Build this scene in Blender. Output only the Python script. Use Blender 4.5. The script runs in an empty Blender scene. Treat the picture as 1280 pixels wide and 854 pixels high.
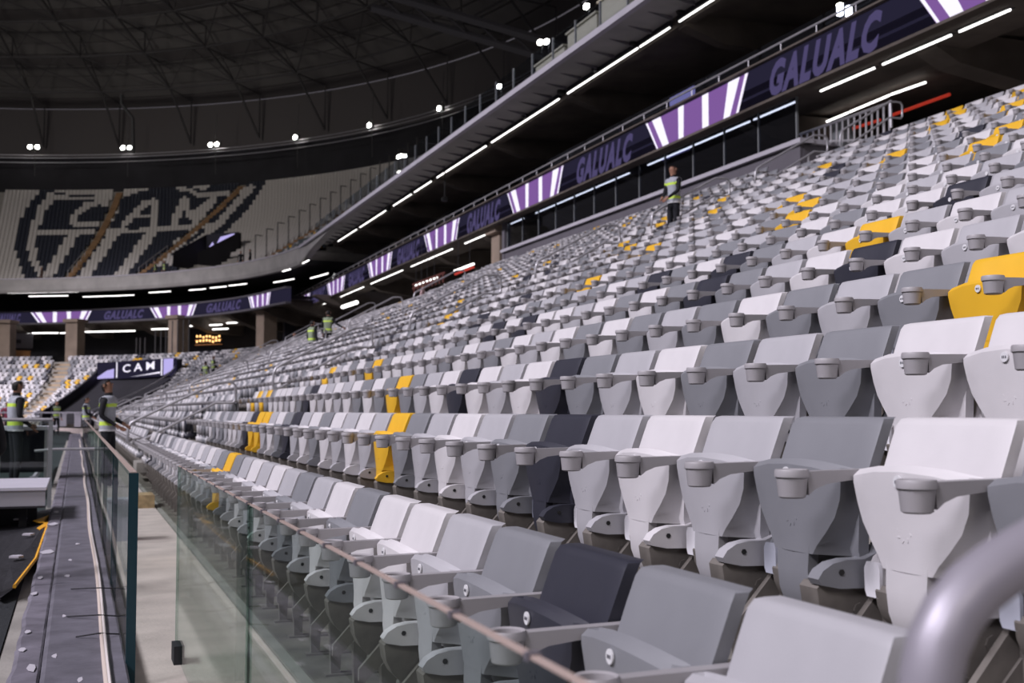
import bpy, bmesh, math, random
import numpy as np
from mathutils import Vector, Matrix
R = math.radians
random.seed(7)
scene = bpy.context.scene
COL = scene.collection

# ------------------------------------------------------------------ camera
PSI = R(20.06); PITCH = R(3.303); F = 1490.0
cam_d = bpy.data.cameras.new('camera'); cam = bpy.data.objects.new('camera', cam_d); COL.objects.link(cam)
cam.location = (0, 0, 1.25)
cam.rotation_euler = (math.pi/2 + PITCH, 0, -PSI)
cam_d.sensor_width = 36; cam_d.lens = 36*F/1280
cam_d.clip_start = 0.05; cam_d.clip_end = 600
cam_d.dof.use_dof = True; cam_d.dof.focus_distance = 5.0; cam_d.dof.aperture_fstop = 4.6
scene.camera = cam
# ------------------------------------------------------------------ world, lights, exposure
w = bpy.data.worlds.new('world'); scene.world = w; w.use_nodes = True
w.node_tree.nodes['Background'].inputs[0].default_value = (0.80, 0.74, 0.86, 1)
w.node_tree.nodes['Background'].inputs[1].default_value = 0.12
scene.view_settings.view_transform = 'Standard'; scene.view_settings.look = 'None'
scene.view_settings.gamma = 1; scene.view_settings.exposure = 0.0
def area(name, loc, target, sx, sy, e, col, spread=180):
    d = bpy.data.lights.new(name, 'AREA'); d.shape = 'RECTANGLE'; d.size = sx; d.size_y = sy; d.energy = e; d.color = col; d.spread = R(spread)
    o = bpy.data.objects.new(name, d); COL.objects.link(o); o.location = loc
    o.rotation_euler = (Vector(target)-Vector(loc)).to_track_quat('-Z', 'Y').to_euler()
    return o
for k, D in enumerate((-22, 6, 34, 60)):
    area('upper_fill', (-30, D, 33), (6, D+5, 0), 14, 6, 4050, (0.95, 0.90, 1.0), 84)
area('upper_fill', (-30, 88, 24), (-5, 101, 1), 12, 6, 2600, (0.94, 0.88, 1.0), 62)
area('upper_fill', (-30, 70, 34), (0, 115, 20), 8, 4, 1500, (1.0, 0.93, 0.88), 80)  # added fill lamp brightening the upper deck, in place of the catwalk lamps
area('upper_fill', (-4, -30, 24), (6, 6, 0), 10, 5, 1500, (1.0, 0.93, 0.84))  # added warm fill lamp for the near seats, behind the camera

# ------------------------------------------------------------------ materials
MATS = {}
def mat(name, col, rough=0.5, metal=0.0, noise=0.0, nscale=8.0, spec=0.4, emit=None, es=0.0, bump=0.0, bscale=40.0):
    if name in MATS: return MATS[name]
    m = bpy.data.materials.new(name); m.use_nodes = True; nt = m.node_tree; b = nt.nodes['Principled BSDF']
    b.inputs['Base Color'].default_value = (*col, 1); b.inputs['Roughness'].default_value = rough
    b.inputs['Metallic'].default_value = metal; b.inputs['Specular IOR Level'].default_value = spec
    tc = None
    if noise or bump:
        tc = nt.nodes.new('ShaderNodeTexCoord')
    if noise:
        n = nt.nodes.new('ShaderNodeTexNoise'); n.inputs['Scale'].default_value = nscale; n.inputs['Detail'].default_value = 4
        nt.links.new(tc.outputs['Object'], n.inputs['Vector'])
        r = nt.nodes.new('ShaderNodeValToRGB')
        r.color_ramp.elements[0].position = 0.3; r.color_ramp.elements[1].position = 0.7
        r.color_ramp.elements[0].color = (*[max(0, c*(1-noise)) for c in col], 1)
        r.color_ramp.elements[1].color = (*[min(1, c*(1+noise)) for c in col], 1)
        nt.links.new(n.outputs['Fac'], r.inputs['Fac']); nt.links.new(r.outputs['Color'], b.inputs['Base Color'])
    if bump:
        n2 = nt.nodes.new('ShaderNodeTexNoise'); n2.inputs['Scale'].default_value = bscale
        nt.links.new(tc.outputs['Object'], n2.inputs['Vector'])
        bp = nt.nodes.new('ShaderNodeBump'); bp.inputs['Strength'].default_value = bump; bp.inputs['Distance'].default_value = 0.01
        nt.links.new(n2.outputs['Fac'], bp.inputs['Height']); nt.links.new(bp.outputs['Normal'], b.inputs['Normal'])
    if emit:
        b.inputs['Emission Color'].default_value = (*emit, 1); b.inputs['Emission Strength'].default_value = es
    MATS[name] = m
    return m
def glassmat(name, tint, gmax=0.3, refl=1.0):
    m = bpy.data.materials.new(name); m.use_nodes = True; nt = m.node_tree; nt.nodes.clear()
    out = nt.nodes.new('ShaderNodeOutputMaterial'); tr = nt.nodes.new('ShaderNodeBsdfTransparent'); tr.inputs[0].default_value = (*tint, 1)
    gl = nt.nodes.new('ShaderNodeBsdfGlossy'); gl.inputs['Roughness'].default_value = 0.02; gl.inputs[0].default_value = (refl, refl, refl, 1)
    lw = nt.nodes.new('ShaderNodeLayerWeight'); lw.inputs[0].default_value = 0.5
    pw = nt.nodes.new('ShaderNodeMath'); pw.operation = 'POWER'; pw.inputs[1].default_value = 4.0; nt.links.new(lw.outputs['Facing'], pw.inputs[0])
    fr = nt.nodes.new('ShaderNodeMath'); fr.operation = 'MULTIPLY_ADD'; fr.inputs[1].default_value = gmax; fr.inputs[2].default_value = 0.03; nt.links.new(pw.outputs[0], fr.inputs[0])
    mx = nt.nodes.new('ShaderNodeMixShader')
    nt.links.new(fr.outputs[0], mx.inputs[0]); nt.links.new(tr.outputs[0], mx.inputs[1]); nt.links.new(gl.outputs[0], mx.inputs[2])
    nt.links.new(mx.outputs[0], out.inputs[0]); MATS[name] = m
    return m
SEATC = {'white': (0.655, 0.635, 0.65), 'light grey': (0.435, 0.43, 0.455), 'mid grey': (0.225, 0.23, 0.25), 'charcoal': (0.035, 0.036, 0.05), 'yellow': (0.80, 0.46, 0.03)}
CN = list(SEATC)
SM = {c: mat('seat plastic ' + c, v, 0.42, noise=0.05, nscale=5, bump=0.08, bscale=350) for c, v in SEATC.items()}
M_ARM = mat('armrest grey plastic', (0.36, 0.345, 0.36), 0.45, noise=0.05, nscale=6)
M_FRAME = mat('seat support taupe', (0.165, 0.15, 0.135), 0.55, noise=0.2, nscale=12)
M_BOLT = mat('bolt black', (0.02, 0.02, 0.02), 0.5)
M_LITEND = mat('lit bracket end white', (0.85, 0.84, 0.88), 0.4)  # frontal light painted into the bracket end's colour
M_TAG = mat('number tag', (0.72, 0.72, 0.74), 0.4)
M_INK = mat('tag ink', (0.12, 0.12, 0.14), 0.6)
M_CONC = mat('stand concrete', (0.30, 0.285, 0.26), 0.85, noise=0.18, nscale=2.5, bump=0.3)
M_WALK = mat('walkway concrete', (0.58, 0.49, 0.455), 0.85, noise=0.14, nscale=3.0, bump=0.3)
M_SEATSHADE = mat('walkway concrete shaded by seats', (0.16, 0.15, 0.125), 0.55, noise=0.45, nscale=3.5)
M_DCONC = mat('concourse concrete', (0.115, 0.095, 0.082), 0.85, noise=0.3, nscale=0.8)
M_PILLAR = mat('pillar concrete', (0.30, 0.235, 0.185), 0.85, noise=0.15, nscale=1.0)
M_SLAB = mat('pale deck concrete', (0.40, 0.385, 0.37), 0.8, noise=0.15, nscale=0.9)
M_CAPC = mat('pale lilac coping', (0.50, 0.48, 0.53), 0.7, noise=0.06, nscale=1.0)
M_FASC = mat('slate fascia', (0.135, 0.125, 0.145), 0.7, noise=0.08, nscale=1.0)
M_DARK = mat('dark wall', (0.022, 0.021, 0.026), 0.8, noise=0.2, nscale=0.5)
M_DARK2 = mat('dark blue wall', (0.03, 0.03, 0.045), 0.7)
M_STEEL = mat('galvanised steel rail', (0.50, 0.49, 0.52), 0.38, metal=0.45, noise=0.1, nscale=9)
M_RAILP = mat('blurred lilac rail paint', (0.36, 0.34, 0.39), 0.42, metal=0.3)
M_LEDGE = mat('grey membrane', (0.15, 0.14, 0.17), 0.7, noise=0.4, nscale=4, bump=0.4, bscale=14)
M_LEDGE2 = mat('grey membrane smooth', (0.125, 0.12, 0.145), 0.65, noise=0.22, nscale=6, bump=0.3, bscale=20)
M_TARP = mat('black tarp', (0.018, 0.018, 0.022), 0.55, noise=0.6, nscale=30, bump=0.5, bscale=20)
M_GROUND = mat('dark rubber ground', (0.02, 0.023, 0.026), 0.8, noise=0.6, nscale=50, bump=0.5, bscale=120)
M_PITCH = mat('dark green pitch cover', (0.022, 0.035, 0.035), 0.7, noise=0.3, nscale=2)
M_WOOD = mat('raw timber block', (0.42, 0.30, 0.17), 0.8, noise=0.3, nscale=12)
M_STAIR = mat('tan stair concrete', (0.42, 0.32, 0.22), 0.85, noise=0.2, nscale=1)
M_STAIRO = mat('ochre stair concrete', (0.26, 0.155, 0.08), 0.85, noise=0.35, nscale=0.6)
M_ROOF = mat('roof sheet', (0.17, 0.16, 0.155), 0.7, noise=0.15, nscale=0.3)
M_ROOFB = mat('roof sheet in the second tone', (0.11, 0.10, 0.10), 0.7)
M_TRUSS = mat('roof steel', (0.09, 0.086, 0.088), 0.6, metal=0.2)
M_TRUSSD = mat('roof steel dark', (0.03, 0.03, 0.032), 0.6)
M_ORANGE = mat('orange yellow tape', (0.85, 0.42, 0.03), 0.5)
M_WHITEP = mat('white panel', (0.62, 0.60, 0.68), 0.45, noise=0.04, nscale=3)
M_BEIGE = mat('pale cable sheath', (0.62, 0.53, 0.47), 0.5)
M_RED = mat('glowing red steel', (0.45, 0.05, 0.04), 0.5, emit=(0.8, 0.06, 0.03), es=0.35)  # pipe steel given a red glow by emission
M_BRN = mat('red brown steel', (.16, .05, .04), .6)
M_CREAM = mat('cream counter panel', (0.62, 0.57, 0.44), 0.6)
M_DOORW = mat('door frame grey', (0.22, 0.23, 0.24), 0.5)
M_TIMBER = mat('orange timber cabinet', (0.42, 0.20, 0.08), 0.6)
def emis(name, col, s):
    m = mat(name, (0.001, 0.001, 0.001), 1.0, spec=0.0, emit=col, es=s); return m
M_STRIP = emis('led strip light', (1.0, 0.97, 0.95), 3.2)
M_FLOOD = emis('floodlight lens', (1.0, 0.97, 0.9), 30.0)
M_SCRW = emis('screen white', (0.90, 0.85, 1.0), 1.15)
M_SCRP = emis('screen purple', (0.21, 0.10, 0.33), 1.0)
M_SCRN = emis('screen navy', (0.018, 0.016, 0.035), 1.0)
M_SCRL = emis('screen lilac letters', (0.075, 0.062, 0.15), 1.0)
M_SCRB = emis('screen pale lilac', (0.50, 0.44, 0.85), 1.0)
M_BARL = emis('warm bar lights', (1.0, 0.55, 0.2), 2.5)
G_CLEAR = glassmat('barrier glass', (0.87, 0.92, 0.895))
G_EDGE = mat('glass edge teal', (0.012, 0.045, 0.06), 0.25)
G_EDGEC = glassmat('pale green glass edge', (0.72, 0.80, 0.77))
G_EDGET = mat('glass top edge', (0.55, 0.43, 0.38), 0.25)  # warm reflected light painted into the edge colour
G_DARK = glassmat('concourse glass', (0.55, 0.58, 0.66))
G_DECK = glassmat('deck balustrade glass', (0.78, 0.82, 0.86))
G_WRAP = glassmat('clear plastic wrap', (0.72, 0.76, 0.8))
# clothing
M_SKIN = mat('skin tone', (0.42, 0.22, 0.15), 0.55); M_SKIND = mat('skin tone deep', (0.27, 0.14, 0.09), 0.55)
M_JACK = mat('black jacket', (0.012, 0.012, 0.016), 0.85); M_TROU = mat('dark trousers', (0.010, 0.011, 0.016), 0.85)
M_BOOT = mat('black boot', (0.01, 0.01, 0.01), 0.5); M_HAIR = mat('brown hair', (0.05, 0.025, 0.015), 0.7); M_HAIRB = mat('black hair', (0.012, 0.01, 0.01), 0.7)
M_VEST = mat('grey vest cloth', (0.38, 0.40, 0.45), 0.7, noise=0.1, nscale=20); M_VESTY = mat('lime reflective band', (0.62, 0.85, 0.10), 0.5)
M_VESTG = mat('olive vest cloth', (0.25, 0.30, 0.20), 0.7); M_VESTW = mat('white reflective band', (0.8, 0.8, 0.84), 0.4)
M_PINK = mat('pale pink shirt', (0.65, 0.45, 0.45), 0.8); M_MAROON = mat('maroon shirt', (0.30, 0.06, 0.10), 0.8)
M_ORS = mat('orange jacket', (0.6, 0.15, 0.05), 0.8); M_EYE = mat('eye dark', (0.02, 0.015, 0.01), 0.3)

# ------------------------------------------------------------------ mesh helpers
class MB:
    def __init__(s): s.v = []; s.f = []; s.m = []
    def add(s, vs, fs, mi=0):
        o = len(s.v); s.v += [tuple(v) for v in vs]; s.f += [tuple(i+o for i in f) for f in fs]; s.m += [mi]*len(fs)
    def hexa(s, p, mi=0):   # 8 points: bottom ring 4, top ring 4
        s.add(p, [(0, 3, 2, 1), (4, 5, 6, 7), (0, 1, 5, 4), (1, 2, 6, 5), (2, 3, 7, 6), (3, 0, 4, 7)], mi)
    def box(s, c, d, mi=0, rz=0.0, M=None):
        x, y, z = d[0]/2, d[1]/2, d[2]/2
        p = [(-x, -y, -z), (x, -y, -z), (x, y, -z), (-x, y, -z), (-x, -y, z), (x, -y, z), (x, y, z), (-x, y, z)]
        if M is None: M = Matrix.Rotation(rz, 3, 'Z')
        s.hexa([M @ Vector(q) + Vector(c) for q in p], mi)
    def prism(s, poly, a0, a1, fn, mi=0):   # poly of 2D pts, fn(u,v,a)->3D
        n = len(poly)
        s.add([fn(u, v, a0) for u, v in poly] + [fn(u, v, a1) for u, v in poly],
              [tuple(range(n))[::-1], tuple(range(n, 2*n))] + [(i, (i+1) % n, n+(i+1) % n, n+i) for i in range(n)], mi)
    def tube(s, path, r, n=8, mi=0, closed=False, caps=True):
        P = [Vector(p) for p in path]; m = len(P); rings = []; up = None
        for i in range(m):
            a = P[(i-1) % m] if (closed or i > 0) else P[i]; b = P[(i+1) % m] if (closed or i < m-1) else P[i]
            t = (b-a).normalized()
            if up is None:
                up = Vector((0, 0, 1)) if abs(t.z) < .9 else Vector((1, 0, 0))
            x = t.cross(up).normalized(); y = x.cross(t).normalized(); up = y
            rr = r[i] if isinstance(r, (list, tuple)) else r
            rings.append([P[i] + x*rr*math.cos(2*math.pi*k/n) + y*rr*math.sin(2*math.pi*k/n) for k in range(n)])
        vs = [v for g in rings for v in g]; fs = []
        for i in range(m if closed else m-1):
            j = (i+1) % m
            for k in range(n): fs.append((i*n+k, i*n+(k+1) % n, j*n+(k+1) % n, j*n+k))
        if caps and not closed: fs += [tuple(range(n))[::-1], tuple(range((m-1)*n, m*n))]
        s.add(vs, fs, mi)
    def lathe(s, prof, c, n=16, mi=0):
        vs = [(c[0]+r*math.cos(2*math.pi*k/n), c[1]+r*math.sin(2*math.pi*k/n), c[2]+z) for r, z in prof for k in range(n)]
        fs = [(i*n+k, i*n+(k+1) % n, (i+1)*n+(k+1) % n, (i+1)*n+k) for i in range(len(prof)-1) for k in range(n)]
        s.add(vs, fs, mi)
    def mesh(s, name, mats, smooth=False):
        me = bpy.data.meshes.new(name); me.from_pydata(s.v, [], s.f)
        for m in (mats if isinstance(mats, (list, tuple)) else [mats]): me.materials.append(m)
        if any(s.m): me.polygons.foreach_set('material_index', s.m)
        me.validate()
        bm = bmesh.new(); bm.from_mesh(me); bmesh.ops.recalc_face_normals(bm, faces=bm.faces); bm.to_mesh(me); bm.free()
        if smooth: me.shade_smooth(); 
        return me
    def build(s, name, mats, parent=None, smooth=False, loc=None):
        return link(name, s.mesh(name, mats, smooth), parent, loc)
def link(name, me, parent=None, loc=None):
    o = bpy.data.objects.new(name, me); COL.objects.link(o)
    if parent: o.parent = parent
    if loc: o.location = loc
    return o
def autosmooth(me, ang=35):
    me.shade_smooth(); me.set_sharp_from_angle(angle=R(ang)); return me
def tag(o, label=None, cat=None, group=None, kind=None):
    if label: o['label'] = label
    if cat: o['category'] = cat
    if group: o['group'] = group
    if kind: o['kind'] = kind
    return o
def empty(name, loc=(0, 0, 0), rz=0, label=None, cat=None, group=None, kind=None):
    o = bpy.data.objects.new(name, None); COL.objects.link(o); o.location = loc; o.rotation_euler = (0, 0, rz); o.empty_display_size = .2
    return tag(o, label, cat, group, kind)
def struct(o): o['kind'] = 'structure'; return o
def copy_tree(o, parent=None):
    c = o.copy(); COL.objects.link(c); c.parent = parent
    for ch in KIDS.get(o.name, []): copy_tree(ch, c)
    return c
KIDS = {}
ORD = ['first', 'second', 'third', 'fourth', 'fifth', 'sixth', 'seventh', 'eighth', 'ninth', 'tenth', 'eleventh', 'twelfth', 'thirteenth', 'fourteenth', 'fifteenth', 'sixteenth', 'seventeenth', 'eighteenth', 'nineteenth', 'twentieth']
def ordn(n):
    if n < 20: return ORD[n]
    n += 1; return '%d%s' % (n, {1: 'st', 2: 'nd', 3: 'rd'}.get(n % 10 if n % 100 not in (11, 12, 13) else 0, 'th'))

# plan of the stands: r = distance out from the field edge, t = metres along the side up to T0, then degrees round the corner
T0 = 82.0; RC = 22.4
def at(t, r, z=0.0):
    if t <= T0: return Vector((r, t, z))
    a = R(t-T0); return Vector((-RC+(RC+r)*math.cos(a), T0+(RC+r)*math.sin(a), z))
def yaw(t): return 0.0 if t <= T0 else R(t-T0)
def proj(p):
    L, D, h = p[0], p[1], p[2]-1.25
    X = L*math.cos(PSI)-D*math.sin(PSI); Y = D*math.cos(PSI)+L*math.sin(PSI)
    zc = Y*math.cos(PITCH)+h*math.sin(PITCH); yc = -Y*math.sin(PITCH)+h*math.cos(PITCH)
    return 640+F*X/zc, 427-F*yc/zc, zc
def sweep(mb, prof, ts, mi=0, closed=True, ends=True):
    n = len(prof); vs = [at(t, r, z) for t in ts for r, z in prof]; fs = []
    for i in range(len(ts)-1):
        for k in range(n if closed else n-1):
            j = (k+1) % n; fs.append((i*n+k, i*n+j, (i+1)*n+j, (i+1)*n+k))
    if closed and ends: fs += [tuple(range(n))[::-1], tuple(range((len(ts)-1)*n, len(ts)*n))]
    mb.add(vs, fs, mi)
def frange(a, b, st):
    n = max(1, int(math.ceil((b-a)/st-1e-6))); return [a+(b-a)*i/n for i in range(n+1)]
def ts_range(a, b, st=3.0, dg=3.0):
    if b <= T0: return [a, b]
    if a >= T0: return frange(a, b, dg)
    return [a] + frange(T0, b, dg)

# ------------------------------------------------------------------ lower stand terraces
RP = 0.847
def LT(i): return 1.262 + RP*i                      # back-top line of row i
def TR(i): return 0.345*i + 0.0012*i*i              # tread height of row i
def ztop(i): return TR(i) + 0.885
def nrows(t): return 17 if t < 26.0 else (19 if t < 48.6 else 15)
def terrace(name, ta, tb, n):
    mb = MB(); prof = [(LT(0)-0.75, -0.6), (LT(0)-0.75, 0.0)]
    prof[0] = (0.98, -0.6); prof[1] = (1.00, 0.0)
    for i in range(n):
        r1 = LT(i)+0.137
        prof += [(r1, TR(i)), (r1, TR(i+1))]
    rt = LT(n-1)+0.137
    prof += [(29.0, TR(n)), (29.0, -0.6)]
    sweep(mb, prof, ts_range(ta, tb), 0)
    return struct(mb.build(name, M_CONC))
terrace('terrace_near', -4, 26.0, 17); terrace('terrace_middle', 26.0, 48.6, 19); 
VT0, VT1 = T0-2.0, T0+41.0                      # the corner entrance is cut out between these
terrace('terrace_far', 48.6, T0+88, 15)

mb = MB(); mb.box((0.6, 28, -0.15), (0.76+2.4*0, 66, 0.3)); struct(mb.build('floor', M_WALK))
mb = MB(); sweep(mb, [(0.24, -0.3), (0.24, 0.0), (1.0, 0.0), (1.0, -0.3)], [61]+[T0]+frange(T0+3, T0+88, 3)); struct(mb.build('floor_corner', M_WALK))
mb = MB(); mb.box((1.22, 14, 0.008), (0.34, 32, 0.012)); struct(mb.build('walkway_shade', M_SEATSHADE))  # dark strip painting the front seats' shade onto the walkway
mb = MB(); mb.box((-62, 40, -0.35), (123.3, 260, 0.3)); struct(mb.build('floor_pitch', M_PITCH))

# ------------------------------------------------------------------ seats
def backrest_mb(lod=0):
    mb = MB()
    # rows: z, x front, half width, lateral wrap
    rows = [(0.885, 0.012, 0.200, .0), (0.880, 0.0, 0.214, .004), (0.862, -0.010, 0.220, .006), (0.80, -0.030, 0.220, .010), (0.72, -0.056, 0.218, .014), (0.62, -0.075, 0.216, .018), (0.52, -0.075, 0.210, .018), (0.44, -0.052, 0.200, .015), (0.40, -0.030, 0.195, .01)]
    if lod: rows = [rows[1], rows[4], rows[8]]
    cols = [-1, -.96, -.6, 0, .6, .96, 1] if not lod else [-1, 0, 1]
    th = 0.040; vs = []; n = len(cols); m = len(rows)
    for side in (0, 1):
        for z, x, wd, wr in rows:
            for c in cols:
                e = 1 if abs(c) == 1 else 0
                xx = x - wr*c*c + (e*0.003 if side == 0 else th - e*0.003)
                vs.append((xx, c*wd, z))
    fs = []
    for side in (0, 1):
        o = side*n*m
        for i in range(m-1):
            for k in range(n-1): fs.append((o+i*n+k, o+i*n+k+1, o+(i+1)*n+k+1, o+(i+1)*n+k))
    o = n*m
    for k in range(n-1):
        fs.append((k, k+1, o+k+1, o+k)); fs.append(((m-1)*n+k, (m-1)*n+k+1, o+(m-1)*n+k+1, o+(m-1)*n+k))
    for i in range(m-1):
        for k in (0, n-1): fs.append((i*n+k, (i+1)*n+k, o+(i+1)*n+k, o+i*n+k))
    mb.add(vs, fs)
    return mb
def pan_mb(lod=0):
    mb = MB()
    # z, xfront centre, inner half width, outer half width, flange setback
    rows = [(0.752, -0.150, .19, .205, .012), (0.765, -0.165, .207, .222, .012), (0.750, -0.178, .222, .234, .018), (0.71, -0.178, .221, .229, .025), (0.66, -0.172, .211, .224, .042), (0.61, -0.168, .188, .213, .056), (0.565, -0.165, .150, .196, .066), (0.525, -0.164, .112, .178, .070), (0.500, -0.164, .094, .172, .070)]
    if lod: rows = [rows[0], rows[2], rows[5], rows[8]]
    vs = []; n = 7; fr = [-1, -.985, -.5, 0, .5, .985, 1]
    for side in (0, 1):
        for q, (z, x, wi, wo, sb) in enumerate(rows):
            for k, c in enumerate(fr):
                y = (wo if abs(c) == 1 else wi)*(1 if c > 0 else -1 if c < 0 else 0)*(1 if abs(c) > .9 else .5)
                bow = 0.028*(y/0.23)**2
                dz = -0.022*(y/0.23)**2 if q < 3 else 0
                xx = x + bow + (sb if abs(c) == 1 else 0) + side*(0.026 if q == 0 else 0.034 if abs(c) < 1 else 0.02)
                vs.append((xx, y, z+dz))
    m = len(rows); fs = []
    for side in (0, 1):
        o = side*n*m
        for i in range(m-1):
            for k in range(n-1): fs.append((o+i*n+k, o+i*n+k+1, o+(i+1)*n+k+1, o+(i+1)*n+k))
    o = n*m
    for k in range(n-1):
        fs.append((k, k+1, o+k+1, o+k)); fs.append(((m-1)*n+k, (m-1)*n+k+1, o+(m-1)*n+k+1, o+(m-1)*n+k))
    for i in range(m-1):
        for k in (0, n-1): fs.append((i*n+k, (i+1)*n+k, o+(i+1)*n+k, o+i*n+k))
    mb.add(vs, fs)
    # stem curling under the hinge
    sp = [(-0.160, .535, .080), (-0.164, .45, .077), (-0.158, .39, .076), (-0.140, .34, .074), (-0.108, .30, .070), (-0.065, .275, .064), (-0.03, .27, .06)]
    if lod: sp = [sp[0], sp[2], sp[4]]
    vs = []
    for x, z, hw in sp: vs += [(x, -hw, z), (x, hw, z), (x+.034, hw, z+.02), (x+.034, -hw, z+.02)]
    fs = [(0, 3, 2, 1), tuple(4*(len(sp)-1)+k for k in range(4))]
    for i in range(len(sp)-1):
        for k in range(4): fs.append((4*i+k, 4*i+(k+1) % 4, 4*i+4+(k+1) % 4, 4*i+4+k))
    mb.add(vs, fs)
    return mb
def cup_mb(n=18):
    mb = MB(); mb.lathe([(0.001, 0.008), (.034, .008), (.036, .072), (.043, .076), (.046, .070), (.046, .056), (.041, .052), (.036, .004), (.030, 0.0), (.001, 0.0)], (0, 0, 0), n); return mb
ARM_Y = -0.25
def arm_mb(lod=0):
    mb = MB()
    top = [(-0.29, .742), (-0.20, .744), (-0.05, .746), (0.015, .748)]
    bot = [(0.015, .69), (-0.03, .71), (-0.08, .719), (-0.16, .716), (-0.23, .708), (-0.265, .695), (-0.285, .680)]
    if lod: top = [top[0], top[-1]]; bot = [bot[0], bot[3], bot[6]]
    mb.prism(top+bot, -.019, .019, lambda u, v, a: (u, ARM_Y+a, v))
    if lod: mb.lathe([(0.001, .672), (.036, .672), (.046, .74), (.045, .745), (.001, .735)], (-0.325, ARM_Y, 0), 8)
    return mb
def bracket_mb(near=True):
    mb = MB()
    if near:   # sweeps down from the backrest and forward to a rounded end with a bolt
        o = [(-0.050, .72), (-0.030, .64), (-0.018, .585), (-0.026, .545), (-0.050, .515), (-0.09, .500), (-0.145, .500), (-0.19, .492), (-0.222, .474), (-0.238, .452), (-0.228, .436), (-0.17, .424), (-0.09, .422), (-0.03, .440), (0.015, .48), (0.045, .54), (0.055, .62), (0.04, .72)]
        mb.prism(o, -.236, -.185, lambda u, v, a: (u, a, v))
    else:
        o = [(-0.045, .70), (-0.03, .60), (-0.045, .53), (-0.075, .51), (-0.092, .48), (-0.092, .43), (-0.08, .405), (-0.02, .405), (0.03, .46), (0.045, .56), (0.03, .70)]
        mb.prism(o, .188, .246, lambda u, v, a: (u, a, v))
    return mb
def hinge_mb():
    mb = MB()
    for y0, y1, cx, rr in ((-.218, -.135, -.095, .135), (.135, .20, -.005, .10)):
        o = [(cx+rr*math.cos(R(a)), .425+rr*math.sin(R(a))*1.15) for a in range(180, 361, 20)] + [(cx+rr, .44), (cx-rr*.9, .44)]
        mb.prism(o, y0, y1, lambda u, v, a: (u, a, v))
        mb.tube([(cx, y0-.006, .36), (cx, y1+.006, .36)], .022, 8)
    mb.box((0.05, 0, .30), (.05, .50, .05))
    return mb
def leg_mb():
    mb = MB()
    for y in (.25,):
        o = [(0.02, .49), (-0.005, .49), (-0.05, .43), (-0.215, .25), (-0.215, .205), (-0.19, .20), (-0.02, .37), (0.035, .43)]
        mb.prism(o, y-.011, y+.011, lambda u, v, a: (u, a, v))
        o = [(-0.01, .38), (-0.13, .26), (-0.12, .0), (-0.08, .0), (-0.07, .20), (0.00, .26), (0.06, .22), (0.095, .0), (.125, 0), (.13, .30), (0.06, .40)]
        mb.prism(o, y-.02, y+.02, lambda u, v, a: (u, a, v))
        mb.box((-0.01, y, .32), (.09, .08, .09)); mb.box((0.0, y, .012), (.30, .07, .024))
    return mb
def disc_mb(r=.0165, n=14):
    mb = MB(); mb.prism([(r*math.cos(2*math.pi*k/n), r*math.sin(2*math.pi*k/n)) for k in range(n)], -.1795, -.184, lambda u, v, a: (a, u, v+.725)); return mb
def inks_mb():
    mb = MB()
    for y, wd in ((-.0075, .004), (0, .003), (.0065, .004)): mb.box((-.1848, y, .725), (.001, wd, .008))
    return mb
def emblem_mb():
    mb = MB()
    for k in range(8):
        a = R(45*k+10); c = (-.1655, .024*math.cos(a), .60+.024*math.sin(a))
        mb.box(c, (.0025, .010, .004), M=Matrix.Rotation(a+.6, 3, 'X'))
    mb.box((-.1655, 0, .60), (.0025, .010, .010))
    return mb
BK = autosmooth(backrest_mb().mesh('backrest', SM['white']), 50)
PN = autosmooth(pan_mb().mesh('seat_pan', SM['white']), 32)
BRN = autosmooth(bracket_mb(True).mesh('side_bracket', SM['white']), 40); BRF = autosmooth(bracket_mb(False).mesh('side_bracket', SM['white']), 40)
def recol(me, name, m): c = me.copy(); c.name = name; c.materials.clear(); c.materials.append(m); return c
PART = {}
bolt = MB(); bolt.prism([(-.165+.009*math.cos(R(60*k)), .468+.009*math.sin(R(60*k))) for k in range(6)], -.2365, -.2395, lambda u, v, a: (u, a, v)); BOLT = bolt.mesh('bolt', M_BOLT)
lit_end_mb = MB(); lit_end_mb.prism([(.184, .42), (.192, .405), (.240, .405), (.248, .42), (.250, .48), (.240, .498), (.194, .498), (.185, .482)], -.091, -.102, lambda u, v, a: (a, u, v));  # far bracket's front end, painted lighter as if lit head-on
LITEND = {c: autosmooth(lit_end_mb.mesh('lit_bracket_end', m), 30) for c, m in (('white', M_LITEND), ('light grey', M_LITEND), ('mid grey', mat('lit bracket end blue grey', (.5, .52, .6), .4)), ('charcoal', mat('lit bracket end slate', (.2, .21, .26), .4)), ('yellow', SM['yellow']))}
CUP = autosmooth(cup_mb().mesh('cup_holder', M_ARM), 40); ARM = autosmooth(arm_mb().mesh('armrest', M_ARM), 30)
HNG = autosmooth(hinge_mb().mesh('hinge_housing', M_FRAME), 40); LEG = leg_mb().mesh('leg', M_FRAME)
TAG = disc_mb().mesh('number_tag', M_TAG); INK = inks_mb().mesh('tag_print', M_INK); 
for c in CN:
    PART[c] = dict(backrest=recol(BK, 'backrest', SM[c]), seat_pan=recol(PN, 'seat_pan', SM[c]), bn=recol(BRN, 'side_bracket', SM[c]), bf=recol(BRF, 'side_bracket', SM[c]), emblem=emblem_mb().mesh('emblem', SM[c]))
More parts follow.
